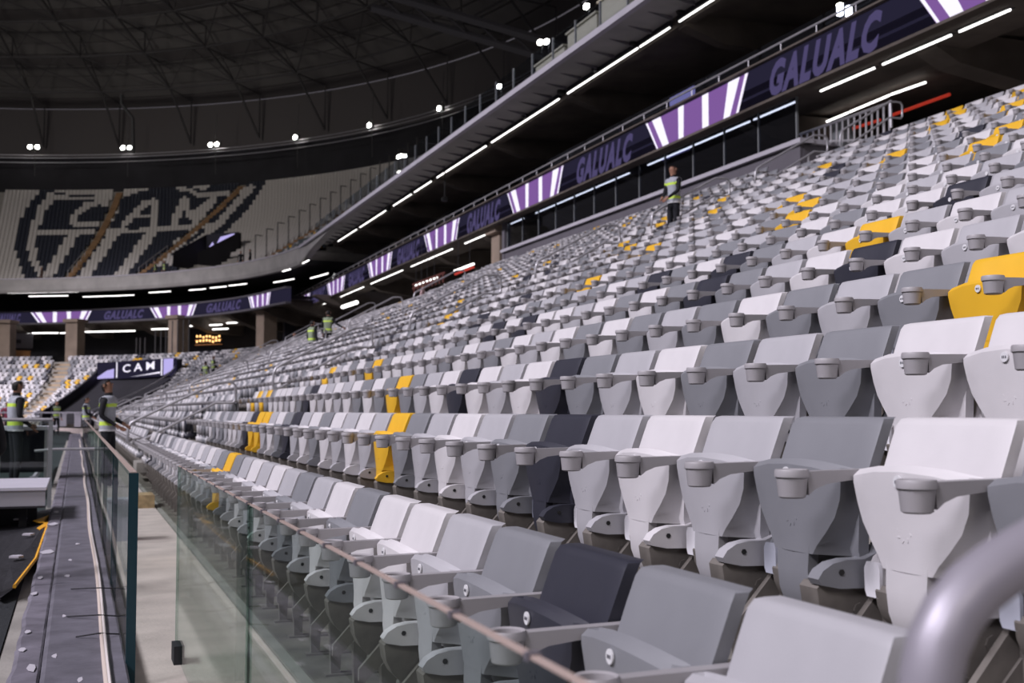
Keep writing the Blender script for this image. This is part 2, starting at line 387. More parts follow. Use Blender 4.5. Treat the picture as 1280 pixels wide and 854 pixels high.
def make_seat(c, loc, rz, label, group, near=True):
    root = empty('stadium_seat', loc, rz, label, 'seat', group); P = PART[c]
    link('backrest', P['backrest'], root); pn = link('seat_pan', P['seat_pan'], root)
    b = link('side_bracket', P['bn'], root); b2 = link('side_bracket', P['bf'], root)
    a = link('armrest', ARM, root); link('cup_holder', CUP, a, (-.325, ARM_Y, .672))
    link('hinge_housing', HNG, root); link('leg', LEG, root)
    link('number_tag', TAG, pn)
    if near:
        link('emblem', P['emblem'], pn); link('bolt', BOLT, b); link('lit_bracket_end', LITEND[c], b2); link('tag_print', INK, pn)
    return root
PH = {0: 1.60, 1: 1.725, 2: 2.775}
AISLES = [(21.6, 22.8), (43.2, 44.4), (58.0, 59.2), (73.0, 74.2)]
fixed = {0: ['light grey', 'mid grey', 'charcoal', 'mid grey', 'light grey', 'white', 'white', 'mid grey', 'white', 'light grey', 'mid grey', 'light grey', 'white', 'light grey', 'white', 'light grey', 'mid grey', 'yellow', 'mid grey', 'light grey', 'white'],
         1: ['mid grey', 'white', 'mid grey', 'light grey', 'white', 'light grey', 'charcoal', 'mid grey', 'light grey', 'white', 'light grey', 'mid grey', 'yellow', 'light grey', 'white', 'light grey', 'white', 'mid grey', 'white', 'light grey', 'charcoal', 'mid grey', 'white', 'light grey'],
         2: ['white', 'white', 'mid grey', 'light grey', 'mid grey', 'white', 'light grey', 'mid grey', 'charcoal', 'white', 'light grey', 'white', 'charcoal', 'white', 'light grey', 'mid grey', 'yellow', 'mid grey', 'white', 'mid grey', 'white', 'light grey', 'white', 'light grey'],
         3: ['white', 'yellow', 'mid grey', 'light grey', 'mid grey', 'white', 'mid grey', 'light grey', 'mid grey', 'white', 'mid grey', 'white', 'light grey', 'white', 'mid grey', 'light grey', 'white', 'mid grey', 'light grey']}
YEL = [(1097, 282), (1256, 168), (1160, 163), (1133, 198), (1017, 252), (1001, 269), (1032, 207), (1183, 139), (1205, 137), (1270, 124), (900, 246), (893, 265), (833, 280), (820, 307), (781, 308), (744, 350), (645, 348), (575, 384), (475, 453), (507, 478), (331, 521), (337, 488), (560, 392), (325, 500), (1240, 172)]
CHA = [(1221, 226), (885, 352), (1040, 222), (690, 322), (600, 400), (470, 440), (390, 490), (1100, 130), (240, 520)]
seats = []
for i in range(19):
    base = PH.get(i, 0.345+0.05*(i-3))
    dmin = 1.06*LT(i) - 0.75
    if i == 0: dmin = 1.6
    n0 = math.ceil((dmin-base)/.5) if i > 2 else 0
    D = base + .5*n0; k = 0
    prev = None
    while D < 81.5:
        ok = all(not (a-0.4 < D < b) for a, b in AISLES) and i < nrows(D+.25) 
        if ok:
            if i in fixed and k < len(fixed[i]): c = fixed[i][k]
            else:
                for _ in range(3):
                    c = random.choices(CN, (36, 32, 27, 3.2, 1.5))[0]
                    if c != prev: break
            x, y, zc = proj((LT(i)-.03, D+.25, ztop(i)-.05))
            seats.append([i, D+.25, c, x, y, zc])
            prev = c
        D += .5; k += 1
    
for lst, c in ((YEL, 'yellow'), (CHA, 'charcoal')):
    for px, py in lst:
        best = min((s for s in seats if not (s[0] < 4 and s[1] < 11)), key=lambda s: (s[3]-px)**2+(s[4]-py)**2)
        best[2] = c
seats.sort(key=lambda s: s[5])
near_seats = seats[:300]; rest = seats[300:]

cnt = {}
for i, D, c, x, y, zc in sorted(near_seats, key=lambda s: (s[0], s[1])):
    k = cnt.get((i, c), 0); cnt[(i, c)] = k+1
    rn = 'front row' if i == 0 else '%s row up' % ORD[i]
    lab = '%s folding seat, %s %s one from the right, %s' % (c, ordn(k), c, rn)
    make_seat(c, (LT(i), D, TR(i)), 0, lab, 'folding stadium seats of the near stand', near=zc < 9)

# merged copies for the rest
ALLM = [SM[c] for c in CN] + [M_ARM, M_FRAME]
def lod_np(kind):
    parts = []
    if kind == 'mid':
        a = backrest_mb(1); b = pan_mb(1); parts = [(a, 0), (b, 0), (arm_mb(1), 1)]
        c = MB(); c.box((-.1, -.21, .42), (.2, .05, .09)); c.box((0, .21, .44), (.16, .05, .09)); parts.append((c, 0))
        d = MB(); d.box((-.05, 0, .3), (.16, .5, .1)); d.box((0, .25, .2), (.12, .04, .4)); parts.append((d, 2))
    elif kind == 'far':
        c = MB(); c.hexa([(-.05, -.21, .42), (.0, -.21, .42), (.0, .21, .42), (-.05, .21, .42), (0, -.235, .88), (.04, -.235, .88), (.04, .235, .88), (0, .235, .88)]); parts.append((c, 0))
        c = MB(); c.hexa([(-.16, -.1, .32), (-.10, -.1, .32), (-.10, .1, .32), (-.16, .1, .32), (-.17, -.225, .74), (-.13, -.225, .74), (-.13, .225, .74), (-.17, .225, .74)]); parts.append((c, 0))
        c = MB(); c.box((-.16, -.25, .72), (.38, .07, .06)); parts.append((c, 1))
    else:
        c = MB(); c.hexa([(-.22, -.24, .30), (.0, -.24, .30), (.0, .24, .30), (-.22, .24, .30), (-.08, -.24, .85), (.04, -.24, .85), (.04, .24, .85), (-.08, .24, .85)]); parts.append((c, 0))
    V = []; Fs = []; K = []
    for m, k in parts:
        o = len(V); V += m.v
        for f in m.f: Fs.append([q+o for q in f]); K.append(k)
    return np.array(V, float), Fs, K
def merged(name, items, kind, mats, label, cat, sc=1.0):
    """items: (x, y, z, rz, colour index)"""
    V, Fs, K = lod_np(kind); V = V*sc; nv = len(V); it = np.array(items, float); n = len(it)
    c, s = np.cos(it[:, 3])[:, None], np.sin(it[:, 3])[:, None]
    X = V[None, :, 0]*c - V[None, :, 1]*s + it[:, 0:1]; Y = V[None, :, 0]*s + V[None, :, 1]*c + it[:, 1:2]; Z = V[None, :, 2] + it[:, 2:3]
    co = np.stack([X, Y, Z], -1).reshape(-1).astype(np.float32)
    lens = np.array([len(f) for f in Fs]); flat = np.array([q for f in Fs for q in f])
    loops = (flat[None, :] + (np.arange(n)*nv)[:, None]).reshape(-1).astype(np.int32)
    tot = np.tile(lens, n); start = np.concatenate([[0], np.cumsum(tot)[:-1]]).astype(np.int32)
    Kn = np.array(K); mi = np.where(Kn[None, :] == 0, it[:, 4:5].astype(int), len(mats)-3+Kn[None, :]).reshape(-1).astype(np.int32)
    me = bpy.data.meshes.new(name); me.vertices.add(n*nv); me.vertices.foreach_set('co', co)
    me.loops.add(len(loops)); me.loops.foreach_set('vertex_index', loops)
    me.polygons.add(len(tot)); me.polygons.foreach_set('loop_start', start)
    for m in mats: me.materials.append(m)
    me.polygons.foreach_set('material_index', mi); me.update(); me.validate()
    bm = bmesh.new(); bm.from_mesh(me); bmesh.ops.recalc_face_normals(bm, faces=bm.faces); bm.to_mesh(me); bm.free()
    return tag(link(name, me), label, cat, None, 'stuff')
A = [(LT(s[0]), s[1], TR(s[0]), 0, CN.index(s[2])) for s in rest if s[5] < 42]
B = [(LT(s[0]), s[1], TR(s[0]), 0, CN.index(s[2])) for s in rest if s[5] >= 42]
merged('stadium_seats', A, 'mid', ALLM, 'mass of smaller grey and white folding seats further up the near stand', 'seats')
merged('stadium_seats', B, 'far', ALLM, 'distant tiny seats of the near stand beyond the second stairway', 'seats')

# corner seats
def thL(r): return 31.0 + (r-1)/8.5*9.8
def thR(r): return -2.0 + (r-1)/8.5*24.4
def thS(r): return 41.0 + (r-3)*1.22
C3 = []
for i in range(15):
    r = LT(i); st = math.degrees(.54/(RC+r)); th = st*.6
    hw = math.degrees(.85/(RC+r))
    while th < 80:
        if not (r < 9.6 and thR(r)-hw*.5 < th < thL(r)+hw*.6) and not (abs(th-thS(r)) < hw) and not (abs(th-9) < hw*.8):
            p = at(T0+th, r, TR(i)); C3.append((p.x, p.y, p.z, R(th), CN.index(random.choices(CN, (36, 30, 24, 5, 7))[0])))
        th += st
merged('stadium_seats', C3, 'far', ALLM, 'block of far away seats round the corner behind the guards', 'seats')

# ------------------------------------------------------------------ corner stairs, corner entrance
g = empty('corner_stairway', at(T0+52, 12, 4), 0, 'tan concrete stairway rising between the far corner seats', 'stairs')
g.location = (0, 0, 0)
for i in range(2, 15):
    for h in (0, 1):
        mb = MB(); r0 = LT(i)-.70+h*.42; z = TR(i)+.03+h*.17; th = thS(r0); dw = math.degrees(.8/(RC+r0))
        mb.add([at(T0+th-dw, r0, z-.2), at(T0+th+dw, r0, z-.2), at(T0+th+dw, r0+.43, z-.2), at(T0+th-dw, r0+.43, z-.2), at(T0+th-dw, r0, z), at(T0+th+dw, r0, z), at(T0+th+dw, r0+.43, z), at(T0+th-dw, r0+.43, z)], [(0, 3, 2, 1), (4, 5, 6, 7), (0, 1, 5, 4), (1, 2, 6, 5), (2, 3, 7, 6), (3, 0, 4, 7)])
        mb.build('step', M_STAIR, g)
g = empty('corner_entrance', (0, 0, 0), 0, 'black walled sloping entrance cut into the far corner seats', 'entrance')
mb = MB()
rs = frange(0.9, 9.6, .85)
def zpar(r): return 0.35 + .405*(r-1) + .35
vs = []
for r in rs:
    for dt, zz in ((0, -.3), (0, zpar(r)+.45), (.5, zpar(r)+.45), (.5, -.3)): vs.append(at(T0+thL(r)+dt, r, zz))
fs = [(0, 1, 2, 3), tuple(4*(len(rs)-1)+k for k in range(4))]
for i in range(len(rs)-1):
    for k in range(4): fs.append((4*i+k, 4*i+(k+1) % 4, 4*i+4+(k+1) % 4, 4*i+4+k))
mb.add(vs, fs); mb.build('side_wall', M_DARK, g)
mb = MB(); vs = []
for r in rs:
    for dt, zz in ((0, -.3), (0, zpar(r)+.15), (-.4, zpar(r)+.15), (-.4, -.3)): vs.append(at(T0+thR(r)+dt, r, zz))
mb.add(vs, fs); mb.build('side_wall', M_DARK2, g)
# covering black infill at the entrance: floor slab raised above the terrace steps
mb = MB(); vs = []
for r in rs:
    for q in (0, .25, .5, .75, 1): vs.append(at(T0+thR(r)+(thL(r)-thR(r))*q, r, TR((r-1.27)/RP)+.44))
fs = [(5*i+k, 5*i+k+1, 5*i+6+k, 5*i+5+k) for i in range(len(rs)-1) for k in range(4)]
mb.add(vs, fs); mb.build('ramp', M_DARK, g)
mb = MB(); sweep(mb, [(9.5, 2.2), (9.5, 5.15), (9.9, 5.15), (9.9, 2.2)], frange(T0+22.0, T0+41.3, 2.5)); mb.build('back_wall', M_DARK2, g)
mb = MB(); mb.tube([at(T0+thR(r), r, zpar(r)+.55) for r in rs], .05, 6); mb.build('handrail', M_STEEL, g)
for th, z in ((33, 3.3), (28, 3.3), (28, 2.95)):
    mb = MB(); sweep(mb, [(9.40, z), (9.40, z+.13), (9.46, z+.13), (9.46, z)], [T0+th, T0+th+2.4]); mb.build('lamp', M_STRIP, g)

# ------------------------------------------------------------------ screens (flat lit pictures on real panels)
def text_polys(body, bold=0.02, shear=0.0, sp=1.0):
    cu = bpy.data.curves.new('t', 'FONT'); cu.body = body; cu.offset = bold; cu.shear = shear; cu.align_x = 'CENTER'; cu.resolution_u = 3; cu.space_character = sp
    o = bpy.data.objects.new('t', cu); COL.objects.link(o); dg = bpy.context.evaluated_depsgraph_get()
    me = bpy.data.meshes.new_from_object(o.evaluated_get(dg)); v = [tuple(x.co) for x in me.vertices]; f = [tuple(p.vertices) for p in me.polygons]
    bpy.data.objects.remove(o); bpy.data.curves.remove(cu); bpy.data.meshes.remove(me)
    xs = [a[0] for a in v]; ys = [a[1] for a in v]
    x0, x1, y0, y1 = min(xs), max(xs), min(ys), max(ys)
    return [((a[0]-x0)/(x1-x0), (a[1]-y0)/(y1-y0)) for a in v], f
GT = text_polys('GALUALC', 0.05, 0.38, 1.16); CT = text_polys('C A M', 0.015)
def put(mb, v, f, fn, mi=0): mb.add([fn(a, b) for a, b in v], f, mi)
def mark(parent, fn):   # fn(u 0..1 left to right, v 0..1 bottom to top)
    mb = MB(); mb.add([fn(0, 1), fn(1, 1), fn(.9, 0), fn(.12, 0)], [(0, 1, 2, 3)]); mb.build('purple_panel', M_SCRP, parent)
    for a, b, c, d in ((0, .02, .14, .125), (.07, .165, .255, .19), (.352, .41, .405, .355), (.59, .65, .65, .59), (.83, .93, .84, .783), (.975, 1.0, .915, .893)):
        mb = MB(); g2 = lambda u, v: fn(u, v, .012)
        mb.add([g2(a, 1), g2(b, 1), g2(c, 0), g2(d, 0)], [(0, 1, 2, 3)]); mb.build('white_bar', M_SCRW, parent)
RIB = 17.0
rg = empty('side_ribbon_screen', (0, 0, 0), 0, 'long ribbon screen above the near stand with purple and white marks', 'screen')
mb = MB(); mb.box((RIB+.1, 56, 9.92), (.2, 90, 1.06)); mb.build('screen_panel', M_SCRN, rg)
mb = MB(); mb.box((RIB+.02, 56, 9.36), (.3, 90, .07)); mb.box((RIB+.02, 56, 10.49), (.3, 90, .05)); mb.build('screen_frame', M_DCONC, rg)
mb = MB(); mb.tube([(RIB+.12, 11, 10.85), (RIB+.12, 101, 10.85)], .03, 6)
for D in frange(12, 100, 1.6): mb.tube([(RIB+.12, D, 10.5), (RIB+.12, D, 10.85)], .015, 4)
mb.build('top_rail', M_STEEL, rg)
for Dc in (17.9, 30.9, 44.0, 56.9, 69.8, 82.7, 95.6):
    mark(rg, lambda u, v, o=0.0, Dc=Dc: (RIB-.004-o, Dc+3.1-6.2*u, 9.42+v*1.0))
for Dc in (24.4, 37.3, 50.3, 63.2, 76.1, 89.0):
    mb = MB(); put(mb, GT[0], GT[1], lambda u, v: (RIB-.012, Dc+2.35-4.7*u, 9.46+v*.92)); mb.build('lettering', M_SCRL, rg)
def rr(th): return 37.9-RC+.09*max(0, th-16)
eg = empty('corner_ribbon_screen', (0, 0, 0), 0, 'curved ribbon screen under the far corner upper deck', 'screen')
def era(th, z, o=0.0):
    return at(T0+th, rr(th)-o, z)
ths = frange(11.5, 85, 1.5)
mb = MB(); vs = [era(t, z, o) for t in ths for z, o in ((9.42, 0), (10.42, 0), (10.42, -.3), (9.42, -.3))]
fs = [(4*i+k, 4*i+(k+1) % 4, 4*i+4+(k+1) % 4, 4*i+4+k) for i in range(len(ths)-1) for k in range(4)] + [(0, 1, 2, 3)]
mb.add(vs, fs); mb.build('screen_panel', M_SCRN, eg)
for z0, z1 in ((9.27, 9.42), (10.42, 10.56)):
    mb = MB(); vs = [era(t, z, o) for t in ths for z, o in ((z0, .12), (z1, .12), (z1, -.3), (z0, -.3))]; mb.add(vs, fs); mb.build('screen_frame', M_FASC, eg)
def th_for_x(x, z=9.9):
    return min(frange(8, 80, .1), key=lambda t: abs(proj(era(t, z))[0]-x))
def ecurve(mb, pts, fcs, c, wdeg, z0, hh, o): mb.add([era(c+wdeg*(.5-u), z0+v*hh, o) for u, v in pts], fcs)
for xc, hwpx in ((325, 14), (217, 29), (77, 38)):
    a, b = th_for_x(xc-hwpx), th_for_x(xc+hwpx)
    def fn(u, v, o=0.0, a=a, b=b): return era(a+(b-a)*u, 9.44+v*.95, .03+o)
    mb = MB()
    for q in range(6): mb.add([fn(q/6 if q else .0, 1), fn((q+1)/6, 1), fn(min(.9, (q+1)/6) if q < 5 else .9, 0), fn(max(.12, q/6), 0)], [(0, 1, 2, 3)])
    mb.build('purple_panel', M_SCRP, eg)
    for p, q, c, d in ((0, .03, .15, .12), (.07, .165, .255, .19), (.352, .42, .415, .355), (.58, .65, .65, .59), (.83, .93, .84, .783), (.97, 1.0, .915, .885)):
        mb = MB(); mb.add([fn(p, 1, .03), fn(q, 1, .03), fn(c, 0, .03), fn(d, 0, .03)], [(0, 1, 2, 3)]); mb.build('white_bar', M_SCRW, eg)
for x0, x1 in ((258, 302), (352, 340), (130, 180), (-5, 26)):
    if x0 > x1: continue
    a, b = th_for_x(x0), th_for_x(x1); mb = MB(); mb.add([era(a+(b-a)*u, 9.52+v*.8, .03) for u, v in GT[0]], GT[1]); mb.build('lettering', M_SCRL, eg)
# corner entrance screen
sg = empty('entrance_screen', (0, 0, 0), 0, 'wide screen reading CAM over the black corner entrance', 'screen')
ta = [t for t in frange(20, 45, .1)]
def thx(x, r=9.35, z=4.3): return min(ta, key=lambda t: abs(proj(at(T0+t, r, z))[0]-x))
pa, pb = at(T0+thx(125), 9.35), at(T0+thx(221), 9.35)
nrm = (pb-pa).cross(Vector((0, 0, 1))).normalized()
if nrm.dot(Vector((-RC, T0, 0))-pa) < 0: nrm = -nrm
def es(u, v, o=0.0): q = pa+(pb-pa)*u + nrm*(.30+o); return (q.x, q.y, 3.72+v*1.36+u*.15)
mb = MB(); mb.hexa([es(0, 0), es(1, 0), es(1, 0, -.3), es(0, 0, -.3), es(0, 1), es(1, 1), es(1, 1, -.3), es(0, 1, -.3)]); mb.build('screen_panel', M_SCRN, sg)
mb = MB(); mb.add([es(0.0, .05, .02), es(.24, .05, .02), es(.24, .6, .02), es(.14, .5, .02), es(0, .12, .02)], [(0, 1, 2, 3, 4)]); mb.add([es(.88, .05, .02), es(1, .35, .02), es(1, .97, .02), es(.88, .97, .02)], [(0, 1, 2, 3)]); mb.build('lilac_panel', M_SCRB, sg)
mb = MB()
for a in (.27, .85): mb.add([es(a, .05, .02), es(a+.015, .05, .02), es(a+.015, .97, .02), es(a, .97, .02)], [(0, 1, 2, 3)])
mb.add([es(.45, .06, .02), es(.84, .17, .02), es(.84, .27, .02), es(.6, .13, .02)], [(0, 1, 2, 3)])
mb.build('white_bar', M_SCRW, sg)
mb = MB(); put(mb, CT[0], CT[1], lambda u, v: es(.36+u*.41, .32+v*.46+u*.10, .04)); mb.build('lettering', M_SCRW, sg)

# ------------------------------------------------------------------ under the ribbon: soffit, glass box front, pillars, lights
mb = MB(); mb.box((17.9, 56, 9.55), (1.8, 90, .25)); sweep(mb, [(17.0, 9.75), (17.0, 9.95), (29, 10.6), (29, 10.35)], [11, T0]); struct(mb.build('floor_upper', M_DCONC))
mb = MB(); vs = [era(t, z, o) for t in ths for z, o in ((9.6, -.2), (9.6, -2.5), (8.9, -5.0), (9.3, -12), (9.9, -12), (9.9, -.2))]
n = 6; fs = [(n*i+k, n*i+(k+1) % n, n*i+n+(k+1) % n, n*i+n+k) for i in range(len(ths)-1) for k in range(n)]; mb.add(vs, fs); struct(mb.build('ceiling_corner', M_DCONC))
def strips(name_label, r, z, segs, grp):
    for a, b in segs:
        mb = MB(); mb.box((r, (a+b)/2, z), (.10, b-a, .07)); mb.box((r, (a+b)/2, z+.06), (.14, b-a+.1, .06), 1)
        tag(mb.build('strip_light', [M_STRIP, M_DARK]), name_label % '%d to %d' % (a, b) if '%' in name_label else name_label, 'light', grp)
SEG1 = [(13.5, 18.3), (18.9, 20.4), (20.65, 23.0), (23.3, 25.5), (26.6, 28.7), (28.9, 35.3), (36.7, 45.6), (47.0, 55.2), (57.2, 65.2), (67, 75), (77, 85), (87, 94)]
for k, (a, b) in enumerate(SEG1):
    mb = MB(); mb.box((17.7, (a+b)/2, 9.39), (.035, b-a, .04)); mb.box((17.7, (a+b)/2, 9.43), (.16, b-a+.1, .04), 1)
    tag(mb.build('strip_light', [M_STRIP, M_DARK]), 'white strip light under the ribbon screen, %s from the right' % ordn(k), 'light', 'strip lights under the side ribbon screen')
SEG2 = [(21.5, 27.9), (28.5, 30.7), (31.3, 33.3), (33.45, 39.2), (40.0, 47.6), (48.3, 55.8), (56.8, 64.4), (65.3, 72.8), (73.7, 79.4)]
for k, (a, b) in enumerate(SEG2):
    mb = MB(); mb.box((16.45, (a+b)/2, 12.675), (.035, b-a, .04)); mb.box((16.45, (a+b)/2, 12.775), (.14, b-a+.1, .15), 1)
    tag(mb.build('strip_light', [M_STRIP, M_DARK]), 'white strip light under the upper deck edge, %s from the right' % ordn(k), 'light', 'strip lights under the upper deck')
# corner strips under the upper deck
for k, (x0, x1, yy, r) in enumerate([(10, 60, 367, 15.2), (62, 98, 366, 15.2), (110, 140, 364, 15.2), (157, 173, 361, 15.2), (192, 207, 358, 15.2), (225, 253, 354, 15.2), (264, 281, 351, 15.2), (305, 320, 347, 15.2), (332, 346, 342, 15.2), (353, 363, 339, 15.2), (364, 386, 331, 15.2), (36, 85, 371, 17.5), (104, 168, 371, 17.5), (186, 213, 366, 17.5), (236, 257, 363, 17.5), (262, 283, 360, 17.5), (286, 308, 357, 17.5), (342, 367, 352, 17.5), (388, 410, 346, 17.5)]):
    best = lambda x: min(frange(0, 80, .1), key=lambda t: abs(proj(at(T0+t, r, 12.5))[0]-x))
    a, b = best(x0), best(x1); xm, ym, zc = proj(at(T0+(a+b)/2, r, 12.5)); z = 12.5 - (yy-ym)/F*zc
    mb = MB(); sweep(mb, [(r, z+.03), (r, z+.09), (r+.06, z+.09), (r+.06, z+.03)], frange(T0+min(a, b), T0+max(a, b), 3)); sweep(mb, [(r-.02, z+.09), (r-.02, z+.14), (r+.12, z+.14), (r+.12, z+.09)], frange(T0+min(a, b), T0+max(a, b), 3), 1)
    tag(mb.build('strip_light', [M_STRIP, M_DARK]), 'small strip light under the far corner deck, %s from left, %s line' % (ordn(k if k < 11 else k-11), 'upper' if k < 11 else 'lower'), 'light', 'strip lights under the far corner deck')
# lights under the ribbon in the corner concourse
for k, (x0, x1, yy) in enumerate([(17, 37, 418), (40, 72, 417), (75, 88, 417), (104, 168, 415), (186, 214, 412), (233, 254, 408), (257, 277, 407), (283, 304, 404), (309, 326, 402), (265, 284, 412)]):
    r = 21.0
    best = lambda x: min(frange(0, 80, .1), key=lambda t: abs(proj(at(T0+t, r, 8))[0]-x))
    a, b = best(x0), best(x1); xm, ym, zc = proj(at(T0+(a+b)/2, r, 8)); z = 8 - (yy-ym)/F*zc
    mb = MB(); sweep(mb, [(r, z), (r, z+.1), (r+.1, z+.1), (r+.1, z)], frange(T0+min(a, b), T0+max(a, b), 3))
    tag(mb.build('strip_light', M_STRIP), 'strip light inside the far corner concourse, %s from the left' % ordn(k), 'light', 'strip lights inside the corner concourse')
# slate fascia wall with coping, return wall, glass front
WL = 17.4
mb = MB(); mb.box((WL+.12, 37.4, 7.3), (.24, 22.8, 1.62)); mb.box((19.5, 26.1, 7.3), (4.0, .24, 1.62)); mb.box((WL+.12, 48.7, 8.5), (.3, .3, 2.1)); struct(mb.build('wall_right', M_FASC))
mb = MB(); mb.box((WL+.08, 37.3, 8.17), (.42, 23.0, .12)); mb.box((19.5, 26.05, 8.17), (4.0, .4, .12)); struct(mb.build('trim_2', M_CAPC))
gg = empty('glazed_frontage', (0, 0, 0), 0, 'row of tall dark glass panes above the slate wall', 'glazing')
Ds = frange(26.3, 48.5, 1.85)
for a, b in zip(Ds[:-1], Ds[1:]):
    mb = MB(); mb.box((WL+.12, (a+b)/2, 8.84), (.03, b-a-.05, 1.22)); mb.build('glass_pane', G_DARK, gg)
for D in Ds:
    mb = MB(); mb.box((WL+.12, D, 8.84), (.06, .045, 1.24)); mb.build('mullion', M_DOORW, gg)
mb = MB(); mb.box((26.0, 50, 9), (.4, 130, 7)); struct(mb.build('wall_back', M_DARK))
mb = MB(); mb.box((29.2, 30, 16), (.4, 170, 20)); 
mb = MB(); sweep(mb, [(25.5, 5), (25.5, 13.2), (25.9, 13.2), (25.9, 5)], frange(T0, T0+88, 4)); struct(mb.build('wall_corner', M_DARK))
mb = MB()
for D, r in ((22.4, 18.9), (57.8, 15.8), (66, 16.6), (78, 16.6), (90, 15.5)):
    pass
def pillar(t, r, z0, z1, wd, label, m=M_PILLAR):
    mb = MB(); p = at(t, r, (z0+z1)/2); mb.box(p, (wd, wd, z1-z0), rz=yaw(t)); mb.box(at(t, r, z1-.15), (wd+.5, wd+.3, .3), rz=yaw(t)); mb.box(at(t, r, z0+.1), (wd+.06, wd+.06, .2), rz=yaw(t))
    return tag(mb.build('pillar', m), label, 'pillar')
pillar(22.0, 22.0, TR(17), 10.2, 1.3, 'brown concrete pillar behind the top seats at the upper right')
pillar(49.8, 17.95, TR(15), 9.4, 1.1, 'tan concrete pillar at the left end of the slate wall')
for k, x in enumerate((333, 223, 94, 8)):
    r = 17.5; t = min(frange(2, 80, .1), key=lambda t: abs(proj(at(T0+t, r, 7))[0]-x))
    pillar(T0+t, r, TR(15), 9.5, 1.2, 'square brown pillar of the far corner concourse, %s from the left' % ordn(3-k))
mb = MB(); mb.box((16.9, 101.6, 9.4), (.9, 1.0, 7.2)); mb.box((16.9, 101.6, 12.9), (1.2, 1.3, .3)); mb.box((16.9, 101.6, 6.0), (1.0, 1.1, .3)); tag(mb.build('pillar', M_DARK2), 'dark pillar where the side and corner ribbon screens meet', 'pillar')
# haunched beams under the ribbon floor and under the upper deck
for k, D in enumerate(frange(14, 92, 7.8)):
    mb = MB(); mb.prism([(17.9, 9.45), (18.6, 9.1), (21, 8.75), (26, 8.7), (26, 9.8), (17.9, 9.8)], D-.35, D+.35, lambda u, v, a: (u, a, v))
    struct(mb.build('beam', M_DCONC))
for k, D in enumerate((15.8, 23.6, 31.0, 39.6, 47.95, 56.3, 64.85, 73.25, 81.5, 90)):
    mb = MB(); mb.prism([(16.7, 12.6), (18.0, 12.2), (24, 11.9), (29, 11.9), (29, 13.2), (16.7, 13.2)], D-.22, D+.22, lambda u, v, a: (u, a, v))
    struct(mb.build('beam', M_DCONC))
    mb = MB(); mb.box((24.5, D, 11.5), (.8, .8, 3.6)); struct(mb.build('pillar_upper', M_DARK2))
for k, th in enumerate(frange(4, 76, 9)):
    mb = MB(); M3 = Matrix.Rotation(R(th), 4, 'Z'); c0 = Vector((-RC, T0, 0))
    def fn(u, v, a, th=th): 
        q = Matrix.Rotation(R(th), 3, 'Z') @ Vector((RC+u, a, v)); return q + c0
    mb.prism([(rr(th)+.4, 9.4), (rr(th)+1.5, 8.9), (rr(th)+4, 8.2), (26, 8.2), (26, 9.5), (rr(th)+.4, 9.5)], -.4, .4, fn); struct(mb.build('beam', M_DCONC))
# concourse behind: door frames on the level above the ribbon
for k, D in enumerate((21.4, 33.3, 45.2, 57, 69)):
    d = empty('door_%d' % (k+1), (18.9, D, 10.0)); d['kind'] = 'structure'
    mb = MB()
    for s in (-.55, .55): mb.box((0, s, .95), (.08, .1, 1.9))
    mb.box((0, 0, 1.9), (.08, 1.2, .1)); mb.build('door_frame', M_DOORW, d); mb = MB(); mb.box((.02, 0, .95), (.03, 1.0, 1.8)); mb.build('door_leaf', M_DARK2, d)
    mb = MB(); mb.box((-.02, 3.0, 1.7), (.06, 5.0, .05)); mb.build('door_transom', M_DOORW, d)
gb = empty('upper_glass_balustrade', (0, 0, 0), 0, 'dark glass balustrade behind the side ribbon screen rail', 'balustrade')
for a in frange(13, 97, 3.0)[:-1]:
    mb = MB(); mb.box((17.5, a+1.5, 10.75), (.03, 2.9, .95)); mb.build('glass_pane', G_DARK, gb)
# right concourse: red line, lights, gate
def lin(name, p, q, r, m, label, cat, n=6, hang=None):
    mb = MB(); mb.tube([p, q], r, n)
    if hang:
        for c in (p.lerp(q, .2), p.lerp(q, .8)): mb.tube([c, (c.x, c.y, hang)], .012, 4, 1)
        m = [m, M_DARK]
    return tag(mb.build(name, m), label, cat)
def unp(x, y, zc):
    X = (x-640)/F*zc; Yc = -(y-427)/F*zc
    Yf = zc*math.cos(PITCH)-Yc*math.sin(PITCH); h = zc*math.sin(PITCH)+Yc*math.cos(PITCH)
    return Vector((X*math.cos(PSI)+Yf*math.sin(PSI), -X*math.sin(PSI)+Yf*math.cos(PSI), h+1.25))
def on_r(x, y, r):   # world point on the plane L = r seen at pixel x, y
    d = unp(x, y, 1.0)-Vector((0, 0, 1.25)); return Vector((0, 0, 1.25)) + d*(r/d.x)
for k, (a, b, r) in enumerate((((1000, 166), (1060, 141), 20.5), ((1062, 140), (1112, 119), 20.5), ((1114, 118), (1157, 103), 20.5), ((1156, 103.5), (1188, 104.5), 24), ((1008, 163), (1034, 158), 22), ((1055, 153), (1081, 145), 22), ((1262, 75), (1290, 65), 21.5), ((790, 0), (791, 0), 20))):
    if k in (3, 7): continue
    p, q = on_r(*a, r), on_r(*b, r)
    lin('strip_light', p, q, .03, M_STRIP, 'white strip light inside the right concourse, %s from the left' % ordn(k if k < 3 else k-1), 'light')
for a, b, l in (((1115, 144), (1187, 118), 'red pipe light under the concourse strip lights'), ((1030, 172), (1100, 150), 'faint red pipe behind the grey gate'), ((1255, 85), (1290, 72), 'red pipe at the far right edge')):
    lin('red_pipe', on_r(*a, 21.0), on_r(*b, 21.0), .045, M_RED, l, 'pipe')
gate = empty('crowd_gate', (0, 0, 0), 0, 'grey barred gate at the top of the stairway, upper right', 'gate')
